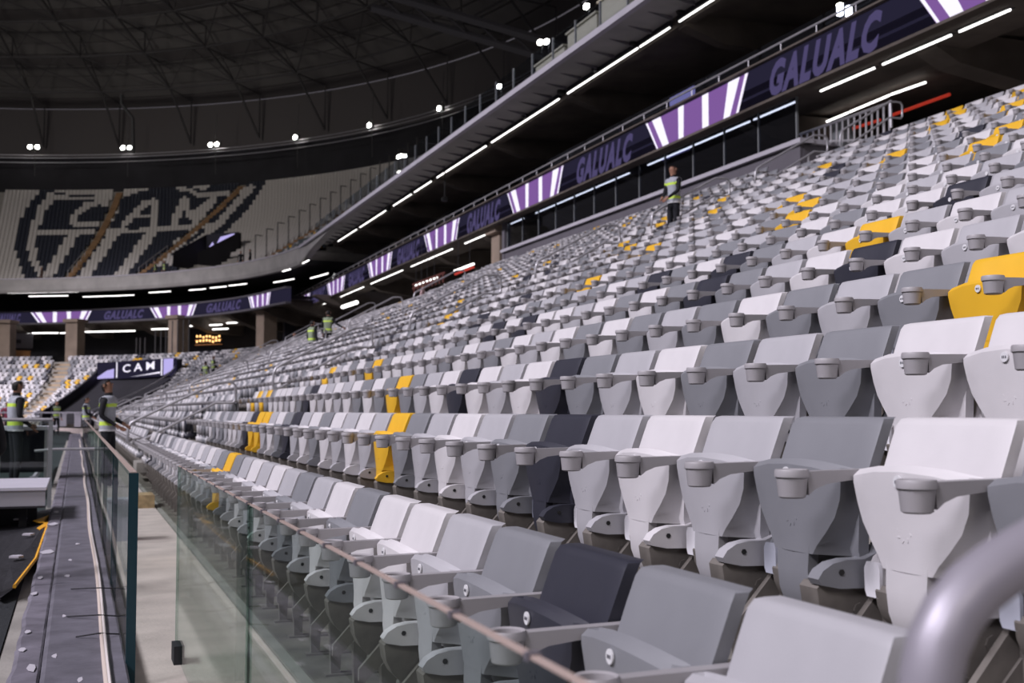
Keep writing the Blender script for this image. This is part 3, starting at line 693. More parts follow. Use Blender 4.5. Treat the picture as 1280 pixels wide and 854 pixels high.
for k in range(16):
    u = k/15; x = 1002+u*110; yb = 178-u*10*0+0; yt = 168-u*38
    r = 18.2 if k < 8 else 18.2
    p = on_r(x, 180-u*3, r); q = on_r(x, yt, r)
    mb = MB(); mb.tube([p, q], .028, 6); mb.build('bar', M_STEEL, gate)
mb = MB(); mb.tube([on_r(1000, 168, 18.2), on_r(1108, 130, 18.2), on_r(1113, 126, 18.2), on_r(1114, 160, 18.2)], .04, 6); mb.tube([on_r(1002, 178, 18.2), on_r(1112, 174, 18.2)], .03, 6); mb.build('gate_frame', M_STEEL, gate)
p = on_r(1053, 165, 18.6); mb = MB(); mb.box((p.x, p.y, p.z-.15), (.3, .45, .9)); mb.box((p.x, p.y, p.z+.32), (.34, .5, .04)); tag(mb.build('utility_box', M_DOORW), 'grey green utility box beside the barred gate', 'box')
# added glowing panels behind the glass, standing in for reflections in it
for a, b, rz, l in (((828, 200), (862, 186), 17.75, 'added lilac glow panel standing for a reflection in the glass above the woman'), ((838, 134), (868, 106), 18.6, 'added lilac glow panel standing for a reflection above the ribbon'),):
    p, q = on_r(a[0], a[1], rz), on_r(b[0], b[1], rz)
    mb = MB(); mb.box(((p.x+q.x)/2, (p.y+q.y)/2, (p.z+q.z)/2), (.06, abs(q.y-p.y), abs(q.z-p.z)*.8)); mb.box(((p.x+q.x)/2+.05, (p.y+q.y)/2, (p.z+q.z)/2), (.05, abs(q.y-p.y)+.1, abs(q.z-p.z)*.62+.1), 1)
    tag(mb.build('reflection_panel', [M_SCRB, M_DARK]), l, 'screen')
for k, (x, y) in enumerate(((1050, 12), (1061, 15))):
    p = on_r(x, y, 18.2); mb = MB(); mb.box(p, (.1, .14, .30)); mb.box((p.x+.08, p.y, p.z), (.06, .18, .34), 1); mb.tube([(p.x+.08, p.y, p.z), (p.x+.08, p.y, 9.98)], .03, 5, 1); tag(mb.build('work_lamp', [M_FLOOD, M_DARK]), 'bright square lamp above the ribbon lettering, %s one' % ('left', 'right')[k], 'lamp')

# ------------------------------------------------------------------ upper deck, side and corner
UL = 15.0
mb = MB(); sweep(mb, [(UL, 12.93), (16.4, 12.86), (16.4, 13.1), (UL, 13.1)], [8, T0]+frange(T0+2, T0+5, 3)); struct(mb.build('deck_edge', M_SLAB))
mb = MB(); sweep(mb, [(UL-.06, 12.86), (UL-.06, 13.06), (UL+.14, 13.06), (UL+.14, 12.86)], [8, T0+5]); struct(mb.build('trim_3', M_CAPC))
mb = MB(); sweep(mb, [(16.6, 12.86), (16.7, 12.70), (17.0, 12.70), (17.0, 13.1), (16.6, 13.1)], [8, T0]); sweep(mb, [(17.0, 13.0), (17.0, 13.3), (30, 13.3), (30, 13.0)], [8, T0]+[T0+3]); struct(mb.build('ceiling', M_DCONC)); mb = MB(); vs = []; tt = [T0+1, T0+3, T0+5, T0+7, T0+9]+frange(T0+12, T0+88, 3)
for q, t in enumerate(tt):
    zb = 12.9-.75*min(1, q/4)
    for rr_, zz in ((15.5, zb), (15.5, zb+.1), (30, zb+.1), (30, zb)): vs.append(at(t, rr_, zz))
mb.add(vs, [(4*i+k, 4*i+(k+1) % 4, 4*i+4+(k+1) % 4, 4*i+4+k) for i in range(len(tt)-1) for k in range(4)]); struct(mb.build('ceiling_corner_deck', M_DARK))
bk = empty('deck_edge_brackets', (0, 0, 0), 0, 'row of thin triangular brackets under the pale upper deck edge', 'brackets')
for k, D in enumerate(frange(20, 81, 1.38)):
    mb = MB(); mb.prism([(UL+.45, 12.915), (16.3, 12.86), (16.3, 12.74)], D-.02, D+.02, lambda u, v, a: (u, a, v)); mb.build('bracket', M_FASC, bk)
for k, (x, y) in enumerate(((556, 247), (515, 238), (486, 260), (657, 143), (702, 113), (745, 84), (793, 51), (852, 11))):
    p = on_r(x, y+2, 16.35); mb = MB(); mb.box(p, (.2, .22, .2)); mb.box((p.x-.12, p.y, p.z), (.06, .14, .14)); mb.tube([(p.x, p.y, p.z), (p.x, p.y, 12.88)], .03, 5); tag(mb.build('loudspeaker', M_BOLT), 'small loudspeaker under the upper deck, %s from the left' % ordn([2, 1, 0, 3, 4, 5, 6, 7][k]), 'loudspeaker', 'small loudspeakers along the deck')
# corner parapet
mb = MB(); sweep(mb, [(UL+.1, 11.75), (UL, 12.0), (UL, 12.95), (UL+.3, 12.95), (UL+.5, 11.75)], frange(T0+5, T0+88, 3)); struct(mb.build('wall_parapet', M_SLAB))
mb = MB(); tt = [T0-9, T0-6, T0-3, T0, T0+2.5, T0+5.2]; vs = []
for q, t in enumerate(tt):
    zb = 12.86-1.1*(q/5)**1.3
    for rr_, zz in ((UL+.1, zb), (UL, zb+.03), (UL, 12.95), (UL+.3, 12.95), (UL+.5, zb)): vs.append(at(t, rr_, zz))
mb.add(vs, [(5*i+k, 5*i+(k+1) % 5, 5*i+5+(k+1) % 5, 5*i+5+k) for i in range(5) for k in range(5)]+[(0, 1, 2, 3, 4), (25, 26, 27, 28, 29)]); struct(mb.build('trim_4', M_SLAB))
mb = MB(); sweep(mb, [(UL-.05, 12.95), (UL-.05, 13.05), (UL+.35, 13.05), (UL+.35, 12.95)], frange(T0+5, T0+88, 3)); struct(mb.build('trim_5', M_CAPC))
# upper terrace
UN = 36; UR0 = 16.2; URP = .52; UZ0 = 12.25
def UZ(i): return UZ0 + .20 + .305*i + .0008*i*i
prof = [(UR0-.8, 12.3), (UR0-.8, UZ(0))]
for i in range(UN): prof += [(UR0+URP*i+.12, UZ(i)), (UR0+URP*i+.12, UZ(i+1))]
prof += [(37, UZ(UN)), (37, 12.3)]
mb = MB(); sweep(mb, prof, [T0+1]+frange(T0+3, T0+88, 3)); struct(mb.build('terrace_upper', M_CONC))
# crest drawn by seat colours
def inpoly(x, y, P):
    c = False; n = len(P)
    for i in range(n):
        x1, y1 = P[i]; x2, y2 = P[i-1]
        if (y1 > y) != (y2 > y) and x < (x2-x1)*(y-y1)/(y2-y1)+x1: c = not c
    return c
def dist(x, y, L):
    d = 1e9
    for (x1, y1), (x2, y2) in zip(L[:-1], L[1:]):
        dx, dy = x2-x1, y2-y1; t = max(0, min(1, ((x-x1)*dx+(y-y1)*dy)/(dx*dx+dy*dy+1e-9))); d = min(d, math.hypot(x-x1-t*dx, y-y1-t*dy))
    return d
CREST = [(105, 475), (78, 500), (55, 545), (40, 590), (38, 625), (48, 655), (66, 700), (430, 700), (430, 690), (480, 650), (541, 594), (571, 573), (617, 527), (645, 485), (668, 452), (620, 447), (525, 462), (510, 478), (480, 466), (440, 462), (375, 464), (350, 475), (300, 488), (180, 486), (130, 475)]
WH = [([(130, 490), (105, 522), (90, 562), (80, 610), (85, 650), (108, 690)], 11), ([(130, 490), (180, 495), (290, 492), (320, 482), (375, 467)], 5), ([(440, 466), (480, 477), (505, 489), (560, 483), (625, 469)], 5), ([(105, 470), (265, 470)], 4), ([(525, 460), (640, 447)], 4),
      ([(629, 467), (590, 510), (553, 552), (520, 582), (486, 610), (425, 652)], 9), ([(100, 580), (330, 577), (450, 570), (550, 563)], 5), ([(185, 583), (118, 695)], 13), ([(285, 583), (208, 695)], 13), ([(380, 580), (298, 695)], 13), ([(490, 570), (395, 655)], 10),
      ([(288, 528), (284, 508), (250, 504), (215, 514), (188, 538), (181, 552), (192, 561), (262, 559), (278, 546)], 7.5), ([(385, 506), (365, 506), (308, 562)], 8), ([(385, 502), (388, 562)], 8), ([(345, 540), (385, 540)], 5), ([(435, 558), (460, 502)], 10), ([(468, 502), (472, 535)], 8), ([(475, 540), (500, 522), (535, 495)], 7), ([(535, 497), (488, 556)], 9)]
def uaisle(r): return (22.5, 45.5+(r-16)*.12, 56.5+(r-16)*.32, 70.0+(r-16)*.3, 86)
UM = [mat('upper deck pale seat', (.60, .57, .54), .6), mat('upper deck navy seat', (.022, .026, .042), .6), SM['light grey'], SM['mid grey'], SM['yellow'], mat('teal grey seat', (.10, .13, .14), .6), M_ARM, M_FRAME]
U = []
for i in range(UN):
    r = UR0+URP*i; st = math.degrees(.40/(RC+r)); hw = math.degrees(.6/(RC+r))
    sd = []
    if True:
        D = T0
        while D < T0: sd.append(('s', D)); D += .40
    th = 1.2
    while th < 84:
        sd.append(('a', th)); th += st
    for k, q in sd:
        t = q if k == 's' else T0+q; p = at(t, r, UZ(i))
        if k == 'a' and any(abs(q-a) < hw*(1.25 if n == 0 else 1) for n, a in enumerate(uaisle(r))): continue
        x, y, zc = proj((p.x, p.y, p.z+.55)); X, Y = 2*x, 2*y
        if k == 's' or q < 22: c = random.choices((0, 2, 3, 4, 5), (14, 14, 22, 7, 43))[0]
        elif i == 0: c = random.choices((0, 2, 3, 4, 5), (25, 25, 15, 15, 20))[0]
        else:
            c = 0
            if inpoly(X, Y, CREST): c = 1
            if any(dist(X, Y, L) < wd for L, wd in WH) : c = 0
            if 445 < X < 600 and 590 < Y and i < 6: 
                continue
        U.append((p.x, p.y, p.z, R(q) if k == 'a' else 0, c))
merged('upper_deck_seats', U, 'tiny', UM, 'upper deck seats whose dark and pale colours draw the crest with the letters CAM', 'seats', .74)
# ochre stairs on the upper deck
for n, nm in enumerate(('right', 'middle', 'left')):
    g = empty('upper_stairway', (0, 0, 0), 0, 'ochre stairway climbing the upper deck, %s one of three' % {'right': 'rightmost', 'middle': 'middle', 'left': 'leftmost'}[nm], 'stairs', 'stairways of the upper deck')
    for i in range(UN):
        r0 = UR0+URP*i-.55; th = uaisle(r0)[n]; dw = math.degrees((.9, .45, .35)[min(n, 2)]/(RC+r0)); z = UZ(i)+.15
        mb = MB(); mb.hexa([at(T0+th-dw, r0, z-.6), at(T0+th+dw, r0, z-.6), at(T0+th+dw, r0+.50, z-.6), at(T0+th-dw, r0+.50, z-.6), at(T0+th-dw, r0, z), at(T0+th+dw, r0, z), at(T0+th+dw, r0+.50, z), at(T0+th-dw, r0+.50, z)]); mb.build('step', M_STAIRO, g)
    if n:
        mb = MB(); pts = [at(T0+uaisle(UR0+URP*i)[n]+.0, UR0+URP*i, UZ(i)+1.1) for i in (1, 9)]; mb.tube(pts, .04, 5)
        for i in range(1, 10, 2): mb.tube([at(T0+uaisle(UR0+URP*i)[n], UR0+URP*i, UZ(i)+.2), at(T0+uaisle(UR0+URP*i)[n], UR0+URP*i, UZ(i)+1.1)], .03, 5)
        mb.build('handrail', M_STEEL, g)
# posts of the divider
dv = empty('glass_divider', (0, 0, 0), 0, 'stepped row of tall posts dividing the upper deck beside the ochre stairs', 'divider')
for i in range(0, UN, 2):
    r = UR0+URP*i; th = 22.5+math.degrees(1.15/(RC+r)); p = at(T0+th, r-.3, UZ(i)); q = at(T0+th, r+.35, 0)
    mb = MB(); mb.tube([p, p+Vector((0, 0, 2.5))], .05, 6); mb.tube([p+Vector((0, 0, 2.5)), Vector((q.x, q.y, p.z+2.5))], .04, 6); mb.build('post', M_TRUSS, dv)
# upper entrance with small screen
g = empty('upper_entrance', (0, 0, 0), 0, 'dark entrance box with a small lit screen on the upper deck', 'entrance')
def tx(x, r, z): return T0+min(frange(5, 80, .1), key=lambda t: abs(proj(at(T0+t, r, z))[0]-x))
a, b = tx(224, 16.5, 14.5), tx(298, 19.8, 16.5)
tA, tB = tx(224, 16.6, 14), tx(262, 16.6, 14)
mb = MB(); p0, p1 = at(tA, 15.9, 13.6), at(tx(258, 19.9, 16), 19.9, 13.6); mb.add([p0, p1, p1+Vector((0, 0, 3.3)), p0+Vector((0, 0, 1.2))], [(0, 1, 2, 3)]); q = Vector((.2, .2, 0)); mb.add([p0+q, p1+q, p1+q+Vector((0, 0, 3.3)), p0+q+Vector((0, 0, 1.2))], [(0, 1, 2, 3)]); mb.build('side_wall', M_DARK, g)
p2, p3 = at(tx(249, 16.4, 14), 16.2, 13.6), at(tx(299, 20, 16.5), 20.0, 13.6); mb = MB(); mb.add([p2, p3, p3+Vector((0, 0, 3.2)), p2+Vector((0, 0, 1.0))], [(0, 1, 2, 3)]); mb.add([p2+q, p3+q, p3+q+Vector((0, 0, 3.2)), p2+q+Vector((0, 0, 1.0))], [(0, 1, 2, 3)]); mb.build('side_wall', M_DARK, g)
mb = MB(); mb.add([p1, p3, p3+Vector((0, 0, 3.2)), p1+Vector((0, 0, 3.3))], [(0, 1, 2, 3)]); mb.build('back_wall', M_DARK2, g)
dd = (p1-at(T0+30, 0, 13.6)).normalized()*-.1
def us(u, v): return p1+(p3-p1)*u+Vector((0, 0, 1.9+1.2*v))+dd
mb = MB(); mb.add([us(.05, 0), us(.3, 0), us(.22, .55)], [(0, 1, 2)]); mb.add([us(.3, .2), us(.55, .1), us(.95, .8), us(.85, 1), us(.45, .85)], [(0, 1, 2, 3, 4)]); mb.build('screen_picture', M_SCRB, g)

# balustrade of the upper deck side
gb = empty('deck_glass_balustrade', (0, 0, 0), 0, 'glass balustrade along the top edge of the upper deck', 'balustrade')
for a in frange(22, 82, 2.0)[:-1]:
    mb = MB(); mb.box((UL+.4, a+1.0, 13.65), (.03, 1.9, 1.1)); mb.build('glass_pane', G_DECK, gb)
    mb = MB(); mb.box((UL+.4, a, 13.6), (.06, .06, 1.3)); mb.build('post', M_DOORW, gb)
for k, (a, b, h) in enumerate(((33.2, 35.4, 14.5), (35.6, 38.1, 14.25), (38.4, 41.2, 13.95), (28.5, 31.5, 14.6))):
    mb = MB(); mb.box((UL+1.4, (a+b)/2, h-.35), (.8, b-a, 1.1)); mb.box((UL+1.4, (a+b)/2, h+.22), (.95, b-a+.1, .06)); tag(mb.build('counter_box', M_CREAM), 'cream boxed counter on the upper deck edge, %s from the left' % ordn([2, 1, 0, 3][k]), 'counter', 'cream counters on the upper deck edge')
for k, (x, y) in enumerate(((733, 8), (675, 53), (683, 52), (624, 108), (501, 195), (506, 195), (498, 196))):
    p = on_r(x, y, 16.2); mb = MB(); mb.box(p, (.12, .20, .14)); mb.box((p.x+.1, p.y, p.z), (.08, .24, .18), 1); mb.tube([(p.x+.1, p.y, p.z), (p.x+.1, p.y, 13.1)], .02, 5, 1)
    tag(mb.build('work_lamp', [M_FLOOD, M_DARK]), 'tiny bright lamp on the upper deck edge, %s from the left' % ordn([6, 4, 5, 3, 1, 2, 0][k]), 'lamp', 'tiny lamps on the upper deck edge')
# ------------------------------------------------------------------ roof bowl
mb = MB(); sweep(mb, [(36, 23), (36, 28.6), (36.3, 28.6), (36.3, 23)], [20, T0]+frange(T0+3, T0+88, 3)); struct(mb.build('wall_top', M_DARK))
ribs = [20, 30, 40, 50, 60, 70, T0]+frange(T0+3, T0+90, 3)
mb = MB(); sweep(mb, [(38, 28), (38.6, 34.5), (38.9, 34.5), (38.3, 28)], ribs); struct(mb.build('wall_roof', M_ROOFB))
RB = [(38.6, 34.5)]
for k in range(26): RB.append((38.6-(k+1)*1.55, 34.5 + 13.0*(1-((1-(k+1)/27.0)**1.7))))
for k in range(26):
    (r0, z0), (r1, z1) = RB[k], RB[k+1]
    mb = MB(); sweep(mb, [(r0-.12, z0+.04), (r1+.12, z1-.04), (r1+.12, z1+.25), (r0-.12, z0+.3)], ribs); struct(mb.build('ceiling_roof', M_ROOF if k % 4 else M_ROOFB))
mb = MB(); sweep(mb, [(r, z+.32) for r, z in RB]+[(r, z+.5) for r, z in RB[::-1]], ribs); struct(mb.build('ceiling_outer', M_DARK))
rf = empty('roof_truss', (0, 0, 0), 0, 'dim web of steel roof trusses high over the upper deck', 'truss')
def rz(r):
    for (r0, z0), (r1, z1) in zip(RB[:-1], RB[1:]):
        if r1 <= r <= r0: return z0+(z1-z0)*(r0-r)/(r0-r1)
    return RB[-1][1] if r < 0 else RB[0][1]
for th in frange(T0, T0+88, 8) + [40, 50, 60, 70]:
    mb = MB(); rs2 = [37.5, 33, 28, 23, 18, 13, 8, 3, -1]
    top = [at(th, r, rz(r)-.3) for r in rs2]; bot = [at(th, r, rz(r)-2.4 if r < 35 else rz(r)-5) for r in rs2]
    mb.tube(bot, .12, 5); 
    for q in range(len(rs2)-1): mb.tube([top[q], bot[q+1]], .08, 4); mb.tube([bot[q], top[q+1]] if q % 2 else [bot[q], top[q]], .07, 4)
    mb.build('radial_truss', M_TRUSS, rf)
tl = [40, 50, 60, 70]+frange(T0, T0+88, 8)
for r in (33, 28, 23, 18, 13, 8):
    mb = MB(); pts = [at(t, r, rz(r)-2.4) for t in tl]; mb.tube(pts, .10, 5)
    for t0, t1 in zip(tl[:-1], tl[1:]):
        tm = (t0+t1)/2; mb.tube([at(t0, r, rz(r)-2.4), at(tm, r-2.5, rz(r-2.5)-.3)], .06, 4); mb.tube([at(t1, r, rz(r)-2.4), at(tm, r-2.5, rz(r-2.5)-.3)], .06, 4)
        mb.tube([at(t0, r, rz(r)-2.4), at(t1, r-5, rz(r-5)-2.4)], .07, 4)
    mb.build('ring_truss', M_TRUSS, rf)
for (xa, ya, xb, yb, zd) in ((470, -10, 760, 75, 75), (465, 10, 750, 92, 76)):
    mb = MB(); mb.tube([unp(xa, ya, zd), unp(xb, yb, zd)], .3, 5); mb.build('main_chord', M_TRUSS, rf)
mb = MB()
for k in range(7):
    u0, u1 = k/7, (k+1)/7; A0 = unp(470+290*u0, -10+85*u0, 75); B1 = unp(465+285*u1, 10+82*u1, 76); mb.tube([A0, B1], .1, 4)
mb.build('lacing', M_TRUSS, rf)
mb = MB()
pipe = [unp(152, 118, 110), unp(152, 130, 110), unp(166, 148, 110), unp(167, 192, 110)]; mb.tube(pipe, .16, 6); tag(mb.build('drain_pipe', M_TRUSSD), 'thin dark bent pipe hanging below the roof trusses', 'pipe')
# catwalk with floodlights
cw = empty('catwalk', (0, 0, 0), 0, 'thin curved catwalk carrying the roof floodlights', 'catwalk')
FR, FZ = 33.6, 28.6
for dz in (-.7, -.2, .1):
    mb = MB(); mb.tube([at(t, FR+.4, FZ+dz-.3) for t in [60, 70]+frange(T0, T0+88, 4)], .05, 5); mb.build('rail', M_STEEL, cw)
for k, x in enumerate((42, 158, 267, 369, 462, 549)):
    t = T0+min(frange(5, 85, .05), key=lambda q: abs(proj(at(T0+q, FR, FZ))[0]-x)); yt = (184, 185, 181, 172, 157, 136)[k]
    p = at(t, FR, FZ); zc = proj(p)[2]; p.z += (proj(p)[1]-yt)/F*zc*1.0
    fl = empty('floodlight', p, yaw(t), 'small bright roof floodlight, %s from the left along the catwalk' % ordn(k), 'floodlight', 'floodlights on the roof catwalk')
    for s in ((-.38, .38) if k < 3 else (0,)):
        mb = MB(); mb.lathe([(.001, 0), (.2, 0), (.22, .1), (.001, .12)], (0, 0, 0), 10)
        me = mb.mesh('lens', M_FLOOD); o = link('lens', me, fl, (0, s, 0)); o.rotation_euler = (0, R(-75), 0)
        mb = MB(); mb.box((.25, s, .1), (.3, .5, .5)); mb.build('housing', M_TRUSSD, fl)
    mb = MB(); mb.tube([(.3, 0, .3), (.5, 0, 3.5)], .04, 5); mb.tube([(.3, 0, -.3), (.4, 0, -3.0)], .03, 5); mb.build('hanger', M_TRUSS, fl)

# ------------------------------------------------------------------ stair handrails in the stand
def loop_path(p0, p1, drop, bend=.12, flat=.35):
    """closed rail loop in the plane L, z : p0 low end, p1 high end (L, z)"""
    (l0, z0), (l1, z1) = p0, p1; s = (z1-z0)/(l1-l0-flat)
    top = [(l0+bend, z0+bend*s), (l1-flat, z1), (l1-flat*.3, z1+.02)]
    pts = []
    pts += [(l0+.02, z0-.05), (l0+bend*.5, z0+bend*.4), (l0+bend*1.3, z0+bend*s+.04)]
    pts += [(l1-flat, z1), (l1-flat*.5, z1+.015), (l1-.05, z1+.01), (l1, z1-.05)]
    pts += [(l1, z1-drop+.05), (l1-.05, z1-drop), (l1-flat, z1-drop)]
    pts += [(l0+bend*1.5, z0-drop+bend*s), (l0+bend*.5, z0-drop+.02), (l0, z0-drop+.09)]
    return pts
NR = 0
def stair_rail(D, l0, ln, label, grp, rad=.024):
    global NR
    def tz(l): return TR(max(0, (l-LT(0)+.3)/RP))
    g = empty('stair_handrail', (l0, D, 0), 0, label, 'handrail', grp)
    pts = loop_path((l0, tz(l0)+.98), (l0+ln, tz(l0+ln)+1.02), .36)
    mb = MB(); mb.tube([(a-l0, 0, b) for a, b in pts], rad, 8, closed=True); link('rail_loop', autosmooth(mb.mesh('rail_loop', M_STEEL), 60), g)
    for l in (l0+.45, l0+ln-.5):
        mb = MB(); za, zb = pts[-3][1], pts[-4][1]; la, lb = pts[-3][0], pts[-4][0]; zt = za+(zb-za)*(l-la)/(lb-la); mb.tube([(l-l0, 0, max(0, TR(int(max(0, (l-LT(0)+.71)/RP)))) ), (l-l0, 0, zt+.0)], rad, 8); mb.build('post', M_STEEL, g)
names = ['front', 'second', 'third', 'fourth', 'fifth', 'sixth', 'top']
for k, l0 in enumerate((.86, 3.4, 6.0, 8.6, 11.2, 13.7)):
    stair_rail(22.2, l0, 1.87, 'looped steel handrail on the nearer stairway, %s one counted uphill' % names[k], 'handrails of the nearer stairway')
p = (18.0, 24.6)
stair_rail(22.2, 15.9, 1.7, 'looped steel handrail at the head of the nearer stairway by the gate', 'handrails of the nearer stairway')
for ai, D in enumerate((43.8, 58.6, 73.6)):
    for k, l0 in enumerate((.95, 3.75, 6.6, 9.5, 12.0)):
        stair_rail(D, l0, 2.05, 'thin far handrail on the %s stairway, %s one uphill' % (('second', 'third', 'fourth')[ai], names[k]), 'handrails of the far stairways', .03)
# stairs themselves
for ai, (a, b) in enumerate([(-.2, 1.3)]+AISLES):
    g = empty('stairway', (0, 0, 0), 0, ['nearest', 'second', 'third', 'fourth', 'fifth'][ai]+' concrete stairway between the seat blocks of the near stand', 'stairs')
    for i in range(1, nrows(a)):
        mb = MB(); mb.box((LT(i)-.71-.20, (a+b)/2, TR(i)-.085), (.40, b-a, .17)); mb.build('step', M_CONC, g)
# foreground rail
g = empty('foreground_handrail', (0.7, .82, 0), 0, 'thick blurred grey handrail in the lower right foreground', 'handrail')
cp = [on_r(1146, 905, 0)]if False else []
def on_D(x, y, D=.82):
    d = unp(x, y, 1.0)-Vector((0, 0, 1.25)); return Vector((0, 0, 1.25)) + d*(D/d.y)
cp = [on_D(1160, 900), on_D(1163, 850), on_D(1172, 806), on_D(1190, 768), on_D(1216, 737), on_D(1248, 712), on_D(1285, 690), on_D(1330, 664)]
last = cp[-1]; d = Vector((1, 0, .41)); cp += [last+d*.3, last+d*.9, last+d*1.25+Vector((0, 0, -.08)), last+d*1.3+Vector((.02, 0, -.3)), last+d*.9+Vector((0, 0, -.36)), last+d*.0+Vector((0.06, 0, -.36)), last+Vector((-.12, 0, -.40)), last+Vector((-.17, 0, -.32))]
mb = MB(); mb.tube([q-Vector((.7, .82, 0)) for q in cp], .0255, 20, closed=True); link('rail_loop', autosmooth(mb.mesh('rail_loop', M_RAILP), 60), g)
mb = MB(); pz = last+d*.5; mb.tube([(pz.x-.7, 0, .3), (pz.x-.7, 0, pz.z-.36)], .025, 12); mb.build('post', M_RAILP, g)

# ------------------------------------------------------------------ barrier ledge and glass
g = empty('barrier_ledge', (0, 0, 0), 0, 'long low ledge wrapped in worn grey membrane along the field edge', 'ledge')
prev = -1.5; k = 0
cuts = [-1.5, 1.2, 3.4, 4.6, 6.2, 8.4, 11.0, 14.0, 17.5, 21.5, 26, 32, 40, 50, 61]
rnd = random.Random(3)
for a, b in zip(cuts[:-1], cuts[1:]):
    for (x0, x1, m, dz) in ((-.25, -.125, M_LEDGE, 0), (-.122, .235, M_LEDGE2, .004)):
        mb = MB(); n = 10; vs = []
        for q in range(n+1):
            y = a+(b-a)*q/n; dzz = rnd.uniform(-.003, .003); e = rnd.uniform(-.006, .006) if x0 < -.2 else 0
            vs += [(x0+e, y, -.35), (x0+e, y, .105+dzz+dz), (x0+.02+e, y, .118+dzz+dz), (x1-.01, y, .118+rnd.uniform(-.003, .003)+dz), (x1, y, .11+dz), (x1, y, -.02)]
        fs = [(6*i+j, 6*i+(j+1) % 6, 6*i+6+(j+1) % 6, 6*i+6+j) for i in range(n) for j in range(6)] + [tuple(range(6))[::-1], tuple(range(6*n, 6*n+6))]
        mb.add(vs, fs); mb.build('membrane_sheet', m, g)
for off, m in ((.0, M_BEIGE), (.028, mat('white cable', (.72, .66, .64), .5))):
    mb = MB(); pts = []
    for q in range(60):
        y = -1.2+ (q/59)**1.6*50; s = max(0, 1-(y/9)**2) if y < 9 else 0
        x0 = .147 + (.008*math.sin(y*.9)) ; pts.append((x0-.0+off*(.75 if y < 4.2 else .38), y, .136))
    mb.tube(pts, .0115, 6); tag(link('cable', autosmooth(mb.mesh('cable', m), 60)), 'pale cable running along the grey ledge, %s strand' % ('left', 'right')[off > 0], 'cable', 'cables on the ledge')
for k, (x0, x1, yy) in enumerate(((89, 158, 733), (84, 160, 767), (95, 150, 792))):
    dd = [unp(x, yy+dy, 1.0)-Vector((0, 0, 1.25)) for x, dy in ((x0, 0), ((x0+x1)/2, 3), (x1, 0))]
    pts = [Vector((0, 0, 1.25))+q*((.145-1.25)/q.z) for q in dd]; pts = [Vector((q.x, q.y, .127+(.024 if 0 else 0))) for q in pts]
    if k == 2: pts = [q+Vector((0, .04*j, 0)) for j, q in enumerate(pts)]
    for q in pts: q.z = .128
    pts[1].z = .15 if pts[1].x > .12 else .13
    mb = MB(); mb.tube(pts, .004, 5); tag(mb.build('cable_tie', M_DARK), 'thin dark tie across the ledge, %s one from below' % ('third', 'second', 'first')[k], 'tie', 'ties on the ledge')
# pale flakes on the ledge edge and on the tarp
def ground_pt(x, y, z):
    q = unp(x, y, 1.0)-Vector((0, 0, 1.25)); return Vector((0, 0, 1.25))+q*((z-1.25)/q.z)
fl = MB()
for (x, y, s) in ((59, 690, 10), (66, 655, 8), (70, 640, 6), (50, 722, 5), (43, 742, 6), (85, 720, 5), (88, 700, 4), (97, 680, 4), (35, 790, 5), (28, 812, 6), (68, 820, 5), (40, 835, 9), (100, 850, 6), (158, 713, 3), (80, 770, 4)):
    c = ground_pt(x, y, .124); w = s*c.y/1490*1.0; poly = [(math.cos(a)*w*(1+rnd.uniform(-.35, .35))*.6, math.sin(a)*w*2.2*(1+rnd.uniform(-.35, .35))) for a in [R(60*j) for j in range(6)]]
    fl.prism(poly, 0, .003, lambda u, v, a: (c.x+u, c.y+v, .122+a))
tag(fl.build('paint_flakes', M_CAPC), 'scattered pale plaster flakes and scuffs on the grey ledge', 'flakes', None, 'stuff')
def glass_panel(parent, x, a, b, z0, z1, th=.010, em=None):
    em = em or G_EDGEC
    p = link('glass_pane', box_mesh((x, (a+b)/2, (z0+z1)/2), (th, b-a-.02, z1-z0), G_CLEAR), parent)
    for q in (a+.006, b-.006):
        e = MB(); e.box((x, q, (z0+z1)/2), (th+.004, .008, z1-z0)); e.build('pane_edge', em, p)
    e = MB(); e.box((x, (a+b)/2, z1+.002), (th, b-a-.02, .004)); e.build('top_edge', G_EDGET, p)
    return p
def box_mesh(c, d, m): q = MB(); q.box(c, d); return q.mesh('pane', m)
g = empty('glass_barrier', (0, 0, 0), 0, 'near glass barrier in front of the front row seats', 'barrier')
for a, b in ((3.68, 6.32), (1.02, 3.66), (-1.6, 1.0)): glass_panel(g, .50, a, b, .03, .965)
for a in (3.67, 1.01, 6.22, -1.5):
    mb = MB(); mb.box((.50, a, .04), (.05, .16, .10)); mb.build('floor_clamp', M_STEEL if a < 6 else M_DARK, g)
for a in frange(-1.4, 6.1, .30):
    mb = MB(); mb.box((.50, a, .967), (.018, .012, .010)); mb.build('edge_clip', M_FASC, g)
g = empty('glass_barrier', (0, 0, 0), 0, 'glass barrier on the ledge with a dark teal front edge', 'barrier')
D = 5.72
for k in range(15):
    ln = 2.6
    glass_panel(g, .252, D, D+ln, .0, .965, .03, G_EDGE if k == 0 else None); D += ln+.02
mb = MB(); mb.box((.252, 5.70, .48), (.042, .03, .97)); mb.build('front_edge', G_EDGE, g)
# box on the walkway behind the ledge glass, timber block
mb = MB(); mb.box((.40, 12.2, .19), (.20, .28, .38)); mb.box((.40, 12.2, .39), (.22, .30, .02)); 
# (white box seen through the ledge glass)
tag(mb.build('white_carton', M_WHITEP), 'white box standing behind the ledge glass edge', 'box')
mb = MB(); mb.box((.84, 16.3, .08), (.26, .6, .16)); mb.box((.84, 16.3, .163), (.24, .58, .006)); tag(mb.build('timber_block', M_WOOD), 'raw timber block on the walkway at the foot of the front seats', 'block')

